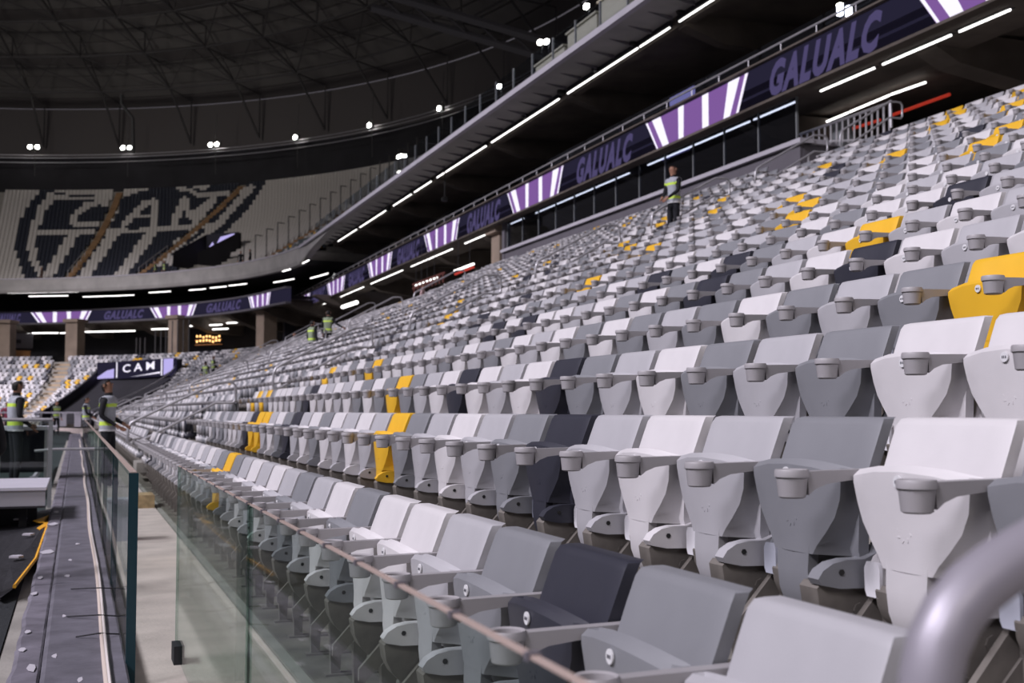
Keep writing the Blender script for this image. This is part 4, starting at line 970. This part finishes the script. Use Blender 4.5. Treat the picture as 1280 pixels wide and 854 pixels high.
# ------------------------------------------------------------------ field side clutter
mb = MB(); mb.box((-.30, 26, -.13), (.09, 56, .2)); struct(mb.build('trim_6', M_CONC))
mb = MB(); mb.box((-1.70, 4.5, -.12), (2.7, 11, .2)); struct(mb.build('floor_track', M_GROUND))
# curled tarp
mb = MB(); n = 14; vs = []
L0 = [ground_pt(-40, 720, .02), ground_pt(0, 748, 0.02), ground_pt(18, 735, .05), ground_pt(45, 700, .08), ground_pt(58, 662, .09), ground_pt(68, 640, .07)]
L1 = [ground_pt(-60, 645, .02), ground_pt(-30, 645, .02), ground_pt(0, 644, .02), ground_pt(20, 642, .03), ground_pt(45, 641, .05), ground_pt(64, 637, .05)]
for a, b in zip(L0, L1):
    for q in range(6): p = a.lerp(b, q/5); p.z += .015*math.sin(q*1.7); vs.append(p)
vs += [v-Vector((0, 0, .012)) for v in vs]; N = 36
fs = [(6*i+j, 6*i+j+1, 6*i+7+j, 6*i+6+j) for i in range(5) for j in range(5)]; fs += [tuple(q+N for q in f) for f in fs]
tp = empty('tarp', (0, 0, 0), 0, 'curled black tarp with orange edge left of the ledge', 'tarp')
mb.add(vs, fs); mb.build('sheet', M_TARP, tp)
mb = MB(); pts = [p+Vector((0, 0, .008)) for p in L0[2:]]; mb.tube(pts, .014, 5); mb.build('orange_edge', M_ORANGE, tp)
mb = MB()
for poly in ([(41, 651), (50, 648), (64, 643), (60, 653), (48, 653)], [(60, 645), (64, 643), (58, 657), (50, 662), (46, 660), (54, 655)]):
    P = [ground_pt(x, y, .10) for x, y in poly]; mb.add([(p.x, p.y, .10) for p in P]+[(p.x, p.y, .094) for p in P], [tuple(range(len(P))), tuple(range(len(P), 2*len(P)))]+[(i, (i+1) % len(P), len(P)+(i+1) % len(P), len(P)+i) for i in range(len(P))])
tag(mb.build('orange_strap', M_ORANGE), 'crumpled orange strap lying on the black tarp', 'strap')
for k, (x, y) in enumerate(((24, 650), (30, 649), (36, 669), (21, 697))):
    c = ground_pt(x, y, .09); mb = MB(); mb.prism([(.05*math.cos(R(72*j))*(1+.4*(j % 2)), .06*math.sin(R(72*j))) for j in range(5)], 0, .015, lambda u, v, a: (c.x+u, c.y+v, .09+a)); tag(mb.build('paper_scrap', M_CAPC), 'small white scrap on the black tarp, %s from the top' % ordn(k), 'scrap', 'scraps on the tarp')
# white platform
pf = empty('white_platform', (0, 0, 0), 0, 'white topped low platform across the field side of the ledge', 'platform')
a0 = ground_pt(80, 598, .45); a1 = ground_pt(77, 610, .45)
yA, yB = a1.y, a0.y
mb = MB(); mb.box((-2.7-.27, (yA+yB)/2, .445), (5.4, yB-yA, .03)); mb.build('top_panel', M_WHITEP, pf)
mb = MB(); mb.box((-2.97, yA+.05, .35), (5.38, .05, .16)); mb.box((-2.97, yA+.03, .26), (5.38, .06, .02), 1); mb.build('front_panel', [mat('pale platform front', (.42, .41, .46), .5), M_DARK], pf)
for x in (-.5, -2.2, -4.2):
    for y in (yA+.3, yB-.2): mb = MB(); mb.box((x, y, .1), (.08, .08, .66)); mb.build('leg', M_DARK, pf)
mb = MB(); mb.box((-2.97, yA+.6, .1), (5.2, .04, .6)); mb.build('shade_panel', M_DARK, pf)  # dark sheet standing for the shadow gap under the platform
# cross barrier and counters beyond
cb = empty('cross_glass_barrier', (0, 0, 0), 0, 'glass barrier standing crosswise beyond the white platform', 'barrier')
Y = 16.5; zt = 1.25-(526-513)/F*Y*.97
for a, b in ((-.32, -2.0), (-2.05, -3.8), (-3.85, -5.6)):
    mb = MB(); mb.box(((a+b)/2, Y, zt/2+.05), (abs(b-a)-.04, .025, zt-.1)); mb.build('glass_pane', G_CLEAR, cb)
for x in (-.30, -2.02, -3.82): mb = MB(); mb.box((x, Y, zt/2), (.05, .05, zt)); mb.build('post', M_DOORW, cb)
mb = MB(); mb.tube([(-.28, Y, zt+.02), (-5.6, Y, zt+.02)], .025, 6); mb.tube([(-.5, Y+.3, .72), (-.25, Y+.3, .74), (.3, Y+.3, .74)], .02, 6); mb.build('top_rail', M_STEEL, cb)
ct = empty('steel_counter', (0, 0, 0), 0, 'pale steel topped counter behind the cross glass', 'counter')
mb = MB(); mb.box((-1.9, 22, .95), (3.2, 1.2, .06)); mb.build('counter_top', M_WHITEP, ct)
for x in (-3.4, -2.3, -1.2, -.45): mb = MB(); mb.box((x, 21.5, .45), (.07, .07, .95)); mb.build('leg', M_STEEL, ct)
mb = MB(); mb.box((-1.9, 22.4, .55), (3.0, .05, .75)); mb.build('back_panel', M_DARK2, ct)
wr = empty('wrapped_roll', (-2.05, 18.6, 0), 0, 'roll of material wrapped in shiny clear plastic beside the left guard', 'roll')
mb = MB(); mb.lathe([(.001, .0), (.30, .0), (.34, .06), (.36, .4), (.34, .74), (.30, .82), (.001, .84)], (0, 0, 0), 18); link('roll_core', autosmooth(mb.mesh('roll_core', mat('grey blue roll', (.10, .12, .16), .3, noise=.5, nscale=9)), 40), wr)
for k in range(9):
    mb = MB(); z = .12+.07*k; mb.tube([(.365*math.cos(R(a)), .365*math.sin(R(a)), z+.0012*(a-200)) for a in range(190, 341, 15)], .008, 4); mb.build('plastic_fold', M_WHITEP, wr)
mb = MB(); p0, p1 = ground_pt(42, 598, .03), ground_pt(62, 573, .03); mb.tube([p0, p1], .05, 6); mb.box(p0, (.14, .14, .06)); tag(mb.build('white_pole', M_CAPC), 'pale pole lying on the dark ground behind the white platform', 'pole')
for k, (x, zc) in enumerate(((68, 62), (71, 62), (79, 60), (97, 58))):
    p = unp(x, 522, zc); mb = MB(); mb.box((p.x, p.y, .75), (.3, .25, .6)); mb.box((p.x, p.y, 1.07), (.34, .29, .04)); tag(mb.build('equipment_box', M_WHITEP), 'small pale equipment box far along the ledge, %s from the left' % ordn(k), 'box', 'equipment boxes far along the field edge')
tb = empty('far_table', (0, 0, 0), 0, 'long low table by the black entrance wall far away', 'table')
mb = MB(); mb.box((-1.4, 55, 1.15), (4.2, .8, .06)); mb.build('table_top', M_WHITEP, tb)
for x in (-3.3, -1.4, .4): mb = MB(); mb.box((x, 55, .5), (.06, .6, 1.25)); mb.build('leg', M_STEEL, tb)

# concourse details in the far corner: cabinet, bar lights, frame of posts
p = at(tx(25, 19.5, 6.4), 19.5, 6.3); mb = MB(); mb.box((p.x, p.y, p.z-.1), (1.5, 1.0, 1.1), rz=R(30)); mb.box((p.x, p.y, p.z+.47), (1.6, 1.1, .06), rz=R(30)); tag(mb.build('timber_cabinet', M_TIMBER), 'orange timber cabinet behind the far corner seats at left', 'cabinet')
p = at(tx(26, 20.5, 7.2), 20.5, 7.3); mb = MB(); mb.box((p.x, p.y, p.z+.5), (2.0, .8, 1.4), rz=R(30)); mb.box((p.x-.4, p.y-.75, p.z+.4), (1.0, .1, .35), 1, rz=R(30)); tag(mb.build('kiosk', [M_FASC, M_DARK]), 'grey kiosk with dark window above the timber cabinet', 'kiosk')
g = empty('bar_shelf', (0, 0, 0), 0, 'glowing amber bar shelf in the far corner concourse', 'shelf')
for k in range(16):
    x, y = 246+(k % 8)*4, 421+(k//8)*5+rnd.uniform(-1, 1); p = at(tx(x, 21.8, 6.5), 21.8, 0); zc = proj(p)[2]; p.z = 1.25+(513-y)/F*zc
    mb = MB(); mb.box(p, (.15, .15, .18)); mb.build('lamp', M_BARL, g)
for y in (424, 430):
    p0 = at(tx(244, 21.9, 6.5), 21.9, 0); p1 = at(tx(277, 21.9, 6.5), 21.9, 0); z = 1.25+(513-y)/F*proj(p0)[2]-.1; p0.z = p1.z = z; mb = MB(); mb.tube([p0, p1], .05, 4); mb.build('shelf_board', M_TIMBER, g)
g = empty('post_screen', (0, 0, 0), 0, 'group of thin tall posts above the entrance screen', 'posts')
for k, x in enumerate((170, 175, 181, 194, 201, 207, 215, 222, 229, 236)):
    r = 13.5; p = at(tx(x, r, 6), r, TR(14)); hgt = (2.3 if k < 3 else 2.9 if k < 6 else 3.6); mb = MB(); mb.tube([p, p+Vector((0, 0, hgt))], .05, 5); mb.build('post', M_TRUSS, g)
fr = empty('red_rail', (0, 0, 0), 0, 'red brown railing with bars behind the top seats at centre', 'railing')
for k in range(9):
    x = 518+k*4.5; a_, b_ = on_r(x, 366-k*1.6, 15.3), on_r(x, 356-k*1.9, 15.3); mb = MB(); mb.tube([a_, b_], .04, 5); mb.build('bar', M_BRN, fr)
for y0, y1 in ((356, 341), (361, 347)): mb = MB(); mb.tube([on_r(516, y0, 15.3), on_r(556, y1, 15.3)], .05, 5); mb.build('rail', M_BRN, fr)
for k, (a, b) in enumerate((((518, 357), (529, 353)), ((531, 352), (546, 347)), ((568, 339), (592, 330)))):
    lin('strip_light', on_r(*a, 16.5), on_r(*b, 16.5), .05, M_STRIP, 'white strip light over the railing at centre, %s from the left' % ordn(k), 'light', 6, 9.9)
lin('red_pipe', on_r(569, 343, 16.4), on_r(592, 334, 16.4), .05, M_RED, 'red pipe under the strip light left of the tan pillar', 'pipe')
lin('strip_light', on_r(428, 384, 17.0), on_r(446, 378, 17.0), .12, M_STRIP, 'bright strip beside the two guards on the second stairway', 'light', 6, 9.9)

# ------------------------------------------------------------------ people
def person(name_label, loc, heading, pose, hgt=1.75, vest='grey', cat='person', hair='hair', top=M_JACK, bottom=M_TROU, skin=M_SKIN, look=0.0, group=None, cap=False):
    """faces local -y; pose: dict of joints overriding the standing default"""
    J = dict(pelvis=(0, 0, .94), spine=(0, .01, 1.10), chest=(0, 0, 1.30), neckb=(0, .01, 1.46), neck=(0, 0, 1.51), head1=(0, -.015, 1.585), head2=(0, -.02, 1.66), head3=(0, -.005, 1.705),
             shl=(-.165, 0, 1.42), shr=(.165, 0, 1.42), ell=(-.23, .03, 1.14), elr=(.23, .03, 1.14), wrl=(-.22, -.08, .90), wrr=(.22, -.08, .90),
             hil=(-.085, 0, .88), hir=(.085, 0, .88), knl=(-.095, -.015, .49), knr=(.095, -.015, .49), anl=(-.10, .02, .10), anr=(.10, .02, .10), tol=(-.12, -.14, .045), tor=(.12, -.14, .045))
    J.update(pose); J = {k: Vector(v) for k, v in J.items()}
    if look:
        c = J['neck']; Rm = Matrix.Rotation(-look, 3, 'X')
        for k in ('head1', 'head2', 'head3'): J[k] = c+Rm @ (J[k]-c)
    rad = dict(pelvis=(.155, .12), spine=(.135, .105), chest=(.165, .115), neckb=(.085, .075), neck=(.056, .058), head1=(.068, .078), head2=(.078, .095), head3=(.05, .06), shl=.062, shr=.062, ell=.047, elr=.047, wrl=.032, wrr=.032, hil=.095, hir=.095, knl=.062, knr=.062, anl=.045, anr=.045, tol=.038, tor=.038)
    B = [('pelvis', 'spine'), ('spine', 'chest'), ('chest', 'neckb'), ('neckb', 'neck'), ('neck', 'head1'), ('head1', 'head2'), ('head2', 'head3'), ('chest', 'shl'), ('chest', 'shr'), ('shl', 'ell'), ('shr', 'elr'), ('ell', 'wrl'), ('elr', 'wrr'), ('pelvis', 'hil'), ('pelvis', 'hir'), ('hil', 'knl'), ('hir', 'knr'), ('knl', 'anl'), ('knr', 'anr'), ('anl', 'tol'), ('anr', 'tor')]
    for s in 'lr':
        d = (J['wr'+s]-J['el'+s]).normalized(); sd = d.cross(Vector((0, 1, .2))).normalized(); sg = -1 if s == 'l' else 1
        J['pa'+s] = J['wr'+s]+d*.055; rad['pa'+s] = (.030, .022); B.append(('wr'+s, 'pa'+s))
        for q, (off, ln) in enumerate(((-.030, .060), (-.011, .075), (.009, .080), (.028, .068))):
            a = J['pa'+s]+sd*off+d*.035; b = a+d*ln*.55+Vector((0, -.006, 0)); c = b+(d+Vector((0, -.6, -.2))).normalized()*ln*.45
            for nm, pt in (('f%d%sa' % (q, s), a), ('f%d%sb' % (q, s), b), ('f%d%sc' % (q, s), c)): J[nm] = pt; rad[nm] = .0095
            B += [('pa'+s, 'f%d%sa' % (q, s)), ('f%d%sa' % (q, s), 'f%d%sb' % (q, s)), ('f%d%sb' % (q, s), 'f%d%sc' % (q, s))]
        a = J['wr'+s]+d*.03+sd*.035*(-1); b = a+d*.035-sd*.015; J['th'+s+'a'] = a; J['th'+s+'b'] = b; rad['th'+s+'a'] = .011; rad['th'+s+'b'] = .009; B += [('wr'+s, 'th'+s+'a'), ('th'+s+'a', 'th'+s+'b')]
    keys = list(J); idx = {k: i for i, k in enumerate(keys)}
    me = bpy.data.meshes.new('body'); me.from_pydata([J[k] for k in keys], [(idx[a], idx[b]) for a, b in B], [])
    o = bpy.data.objects.new('body', me); COL.objects.link(o)
    md = o.modifiers.new('s', 'SKIN'); md.use_smooth_shade = True; md.branch_smoothing = .4
    for i, k in enumerate(keys):
        r = rad[k]; me.skin_vertices[0].data[i].radius = r if isinstance(r, tuple) else (r, r); me.skin_vertices[0].data[i].use_root = (k == 'pelvis')
    ss = o.modifiers.new('u', 'SUBSURF'); ss.levels = 2; ss.render_levels = 2
    dg = bpy.context.evaluated_depsgraph_get(); bm_me = bpy.data.meshes.new_from_object(o.evaluated_get(dg)); bpy.data.objects.remove(o); bpy.data.meshes.remove(me)
    bm = bmesh.new(); bm.from_mesh(bm_me)
    if vest:
        for zc in (.90, .93, .995, 1.06, 1.30, 1.355):
            bmesh.ops.bisect_plane(bm, geom=bm.verts[:]+bm.edges[:]+bm.faces[:], plane_co=(0, 0, zc), plane_no=(0, 0, 1), dist=1e-5)
    bm.to_mesh(bm_me); bm.free(); bm_me.shade_smooth()
    bm_me.name = 'body'; bm_me.materials.clear()
    for m in (skin, top, bottom, M_BOOT): bm_me.materials.append(m)
    def cls(a, b):
        if a.startswith(('f', 'pa', 'th')) or b.startswith(('pa', 'th')) : return 0
        if b.startswith('head') or (a, b) == ('neckb', 'neck'): return 0
        if b.startswith('to'): return 3
        if b.startswith(('kn', 'an', 'hi')): return 2
        return 1
    SEG = [(J[a], J[b], cls(a, b), (a, b)) for a, b in B]
    TORSO = {('pelvis', 'spine'), ('spine', 'chest'), ('chest', 'neckb'), ('chest', 'shl'), ('chest', 'shr')}
    def near(c):
        bd, bs = 9, None
        for a, b, k, nm in SEG:
            ab = b-a; t = max(0, min(1, (c-a).dot(ab)/max(1e-9, ab.length_squared))); d = (c-a-ab*t).length
            if nm[0] in ('chest', 'spine', 'pelvis') or nm[0].startswith('head'): d -= .06
            if d < bd: bd, bs = d, (k, nm)
        return bs
    info = [near(p.center) for p in bm_me.polygons]
    hip = J['pelvis'].z
    for p, (k, nm) in zip(bm_me.polygons, info):
        if k == 1 and p.center.z < hip-.02 and nm[0] in ('pelvis',): k = 2
        p.material_index = k
    root = empty('person', loc, heading, name_label, cat, group); root.scale = (hgt/1.75,)*3
    body = link('body', bm_me, root)
    def shell(name, sel, off, mats, mfn=None, th=.006):
        vm = {}; vs = []; fs = []; mi = []
        N = [v.normal.copy() for v in bm_me.vertices]
        for p, inf in zip(bm_me.polygons, info):
            if sel(p, inf):
                f = []
                for v in p.vertices:
                    if v not in vm: vm[v] = len(vs); vs.append(bm_me.vertices[v].co + N[v]*off)
                    f.append(vm[v])
                fs.append(tuple(f)); mi.append(mfn(p) if mfn else 0)
        if not fs: return None
        m2 = bpy.data.meshes.new(name); m2.from_pydata([tuple(v) for v in vs], [], fs)
        for m in mats: m2.materials.append(m)
        m2.polygons.foreach_set('material_index', mi); m2.shade_smooth(); q = link(name, m2, root)
        sm = q.modifiers.new('th', 'SOLIDIFY'); sm.thickness = th; sm.offset = 1
        return q
    if vest:
        cv = {'grey': M_VEST, 'olive': M_VESTG}[vest]
        def vm_(p):
            z = p.center.z
            if .995 < z < 1.06 or 1.30 < z < 1.355: return 1
            if z < .93: return 2
            return 0
        shell('vest', lambda p, i: (i[1] in TORSO and p.center.z > .90 and abs(p.center.x) < .20 and p.center.z < 1.47 and not (i[1][1] in ('shl', 'shr') and abs(p.center.x) > .17)) or (i[1][0] == 'pelvis' and p.center.z > .90), .014, [cv, M_VESTY, M_VESTW], vm_)
    hc = J['head2']; up = (J['head3']-J['neck']).normalized(); fwd = Vector((0, -1, 0)); fwd = (fwd-up*fwd.dot(up)).normalized()
    if hair:
        shell('cap' if cap else 'hair', lambda p, i: i[1][1].startswith('head') and ((p.center-hc).dot(up) > .03 or ((p.center-hc).dot(fwd) < .025 and (p.center-hc).dot(up) > -.025) or ((p.center-hc).dot(fwd) < -.02 and (p.center-hc).dot(up) > -.09)), .012, [M_HAIR if hair == 'hair' else M_HAIRB])
    f = MB()
    for s in (-1, 1): f.box(hc+fwd*.092+Vector((s*.03, 0, 0))-up*.005, (.02, .012, .010))
    q = f.build('eyes', M_EYE, root)
    f = MB(); bs = hc-up*.03+fwd*.088; f.add([bs+up*.03, bs+Vector((-.014, 0, 0))-up*.01, bs+Vector((.014, 0, 0))-up*.01, bs+fwd*.024-up*.008], [(0, 1, 3), (0, 3, 2), (1, 2, 3), (0, 2, 1)]); f.box(bs-up*.035, (.04, .012, .008))
    f.build('nose_and_mouth', skin, root)
    f = MB()
    for s in (-1, 1): f.box(hc+Vector((s*.086, .01, 0))-up*.015, (.016, .03, .05))
    f.build('ears', skin, root)
    if cap:
        f = MB(); c = hc+up*.03+fwd*.1; f.prism([(-.07, 0), (-.055, .06), (0, .08), (.055, .06), (.07, 0)], 0, .01, lambda u, v, a: c+Vector((u, 0, 0))+fwd*v+up*a); f.build('cap_brim', M_HAIRB, root)
    if hair == 'hair' and 'tied' in name_label:
        f = MB(); c = hc-fwd*.115-up*.0; f.lathe([(.001, -.04), (.03, -.03), (.042, 0), (.03, .03), (.001, .04)], c, 10); f.build('hair_bun', M_HAIR, root, True)
    return root
def feet(x, zc_guess, i=None): pass
UPHILL = -math.pi/2
# heading: local -y faces world; heading h turns it. h=+90deg -> faces +x (uphill) ; h=-90deg -> faces -x (field)
front = dict(ell=(-.20, -.06, 1.16), elr=(.20, -.06, 1.16), wrl=(-.10, -.24, 1.02), wrr=(.08, -.24, 1.0))
tz = lambda l: TR(max(0, int((l-LT(0)+.71)/RP)))
person('woman with tied brown hair in a grey hi-vis vest standing on the nearer stairway', (11.62, 22.0, TR(13)), R(-72), front, 1.68, 'grey')
person('bearded guard in grey hi-vis vest gazing up on the walkway by the ledge glass', (.50, 20.6, 0), R(62), dict(ell=(-.22, .02, 1.15), elr=(.21, .06, 1.14), wrl=(-.12, -.20, 1.0), wrr=(.12, -.20, 1.02)), 1.76, 'grey', hair='black', look=R(22), skin=M_SKIND)
person('guard in dark cap and grey hi-vis vest standing by the white platform at far left', (-.92, 21.2, 0), R(112), dict(wrr=(.12, -.22, 1.02), wrl=(-.16, -.18, .98)), 1.76, 'grey', hair='black', cap=True, skin=M_SKIND)
person('guard seen from behind on the second stairway reaching to the right', (8.75, 43.9, TR(9)), R(155), dict(ell=(-.33, .0, 1.22), wrl=(-.50, -.08, 1.12)), 1.78, 'olive', hair='black')
person('guard with bowed head left of the reaching guard on the second stairway', (8.1, 43.6, TR(8)), R(120), dict(ell=(-.22, .0, 1.14)), 1.74, 'olive', hair='black')
person('small guard in olive vest, left one of the pair on the fourth stairway', (7.25, 73.5, TR(7)), R(150), {}, 1.74, 'olive', hair='black')
person('small guard in dark vest, right one of the pair on the fourth stairway', (7.75, 73.9, TR(8)), R(100), front, 1.74, 'olive', hair='hair')
person('small guard in pale vest far along the walkway behind the gazing guard', (.35, 46.0, 0), R(75), front, 1.75, 'grey', hair='black')
person('distant person in olive vest in front of the black corner wall', (-.9, 63, 0), R(20), {}, 1.72, 'olive', hair='black')
sit = dict(knl=(-.1, -.42, .52), knr=(.1, -.42, .52), anl=(-.1, -.40, .12), anr=(.1, -.40, .12), tol=(-.1, -.52, .06), tor=(.1, -.52, .06), pelvis=(0, 0, .60), hil=(-.085, -.02, .56), hir=(.085, -.02, .56), spine=(0, .02, .76), chest=(0, 0, .96), neckb=(0, .0, 1.12), neck=(0, -.01, 1.17), head1=(0, -.03, 1.245), head2=(0, -.035, 1.32), head3=(0, -.02, 1.365), shl=(-.165, 0, 1.08), shr=(.165, 0, 1.08), ell=(-.28, -.05, .85), elr=(.28, -.05, .85), wrl=(-.22, -.26, .78), wrr=(.22, -.26, .78))
person('distant person in a maroon shirt sitting left of the black corner wall', (-3.0, 60, .25), R(0), sit, 1.75, None, top=M_MAROON, bottom=M_PINK)
mb = MB(); mb.box((-3.0, 60.1, .44), (.5, .5, .5)); mb.box((-3.0, 60.3, .9), (.5, .06, .6)); tag(mb.build('folding_chair', M_DARK2), 'dark chair under the person in maroon', 'chair')
person('person in pale pink at the top of the seats left of the tan pillar', (14.0, 49.6, TR(14)), R(60), dict(elr=(.3, -.02, 1.15), wrr=(.36, -.15, 1.28)), 1.7, None, top=M_PINK, bottom=M_PINK)
person('pale clothed person at the left end of the second stairway top', (10.6, 62, TR(10)), R(-30), front, 1.72, None, top=mat('off white shirt', (.45, .44, .45), .8))
person('person in an orange jacket behind the glass front at its left end', (18.3, 46.6, 6.2+.55), R(-60), front, 1.7, None, top=M_ORS)
person('person with a pale top behind the glass front, right of the orange jacket', (18.3, 39.8, 6.75), R(-90), {}, 1.7, None, top=mat('blue grey shirt', (.2, .25, .32), .8))
for k, (x, r) in enumerate(((53, 15.9), (196, 15.9), (207, 15.9), (303, 15.8), (315, 15.8))):
    t = tx(x, r, 13.6); p = at(t, r-.15, UZ(0)); person('tiny figure standing behind the upper deck parapet, %s from the left' % ordn(k), p, yaw(t)+R(-90+rnd.uniform(-50, 50)), {}, 1.72, 'olive' if k in (1, 2) else None, hair='black', top=M_JACK if k != 0 else M_HAIR)
p0 = on_r(20, 500, -1.0)
person('partly cropped person in black at the very left edge', (-.67, 8.75, -.06), R(205), dict(ell=(-.26, -.05, 1.12), elr=(.30, .05, 1.10), wrl=(-.1, -.25, 1.0), wrr=(.12, -.2, .98)), 1.62, None, hair='black')
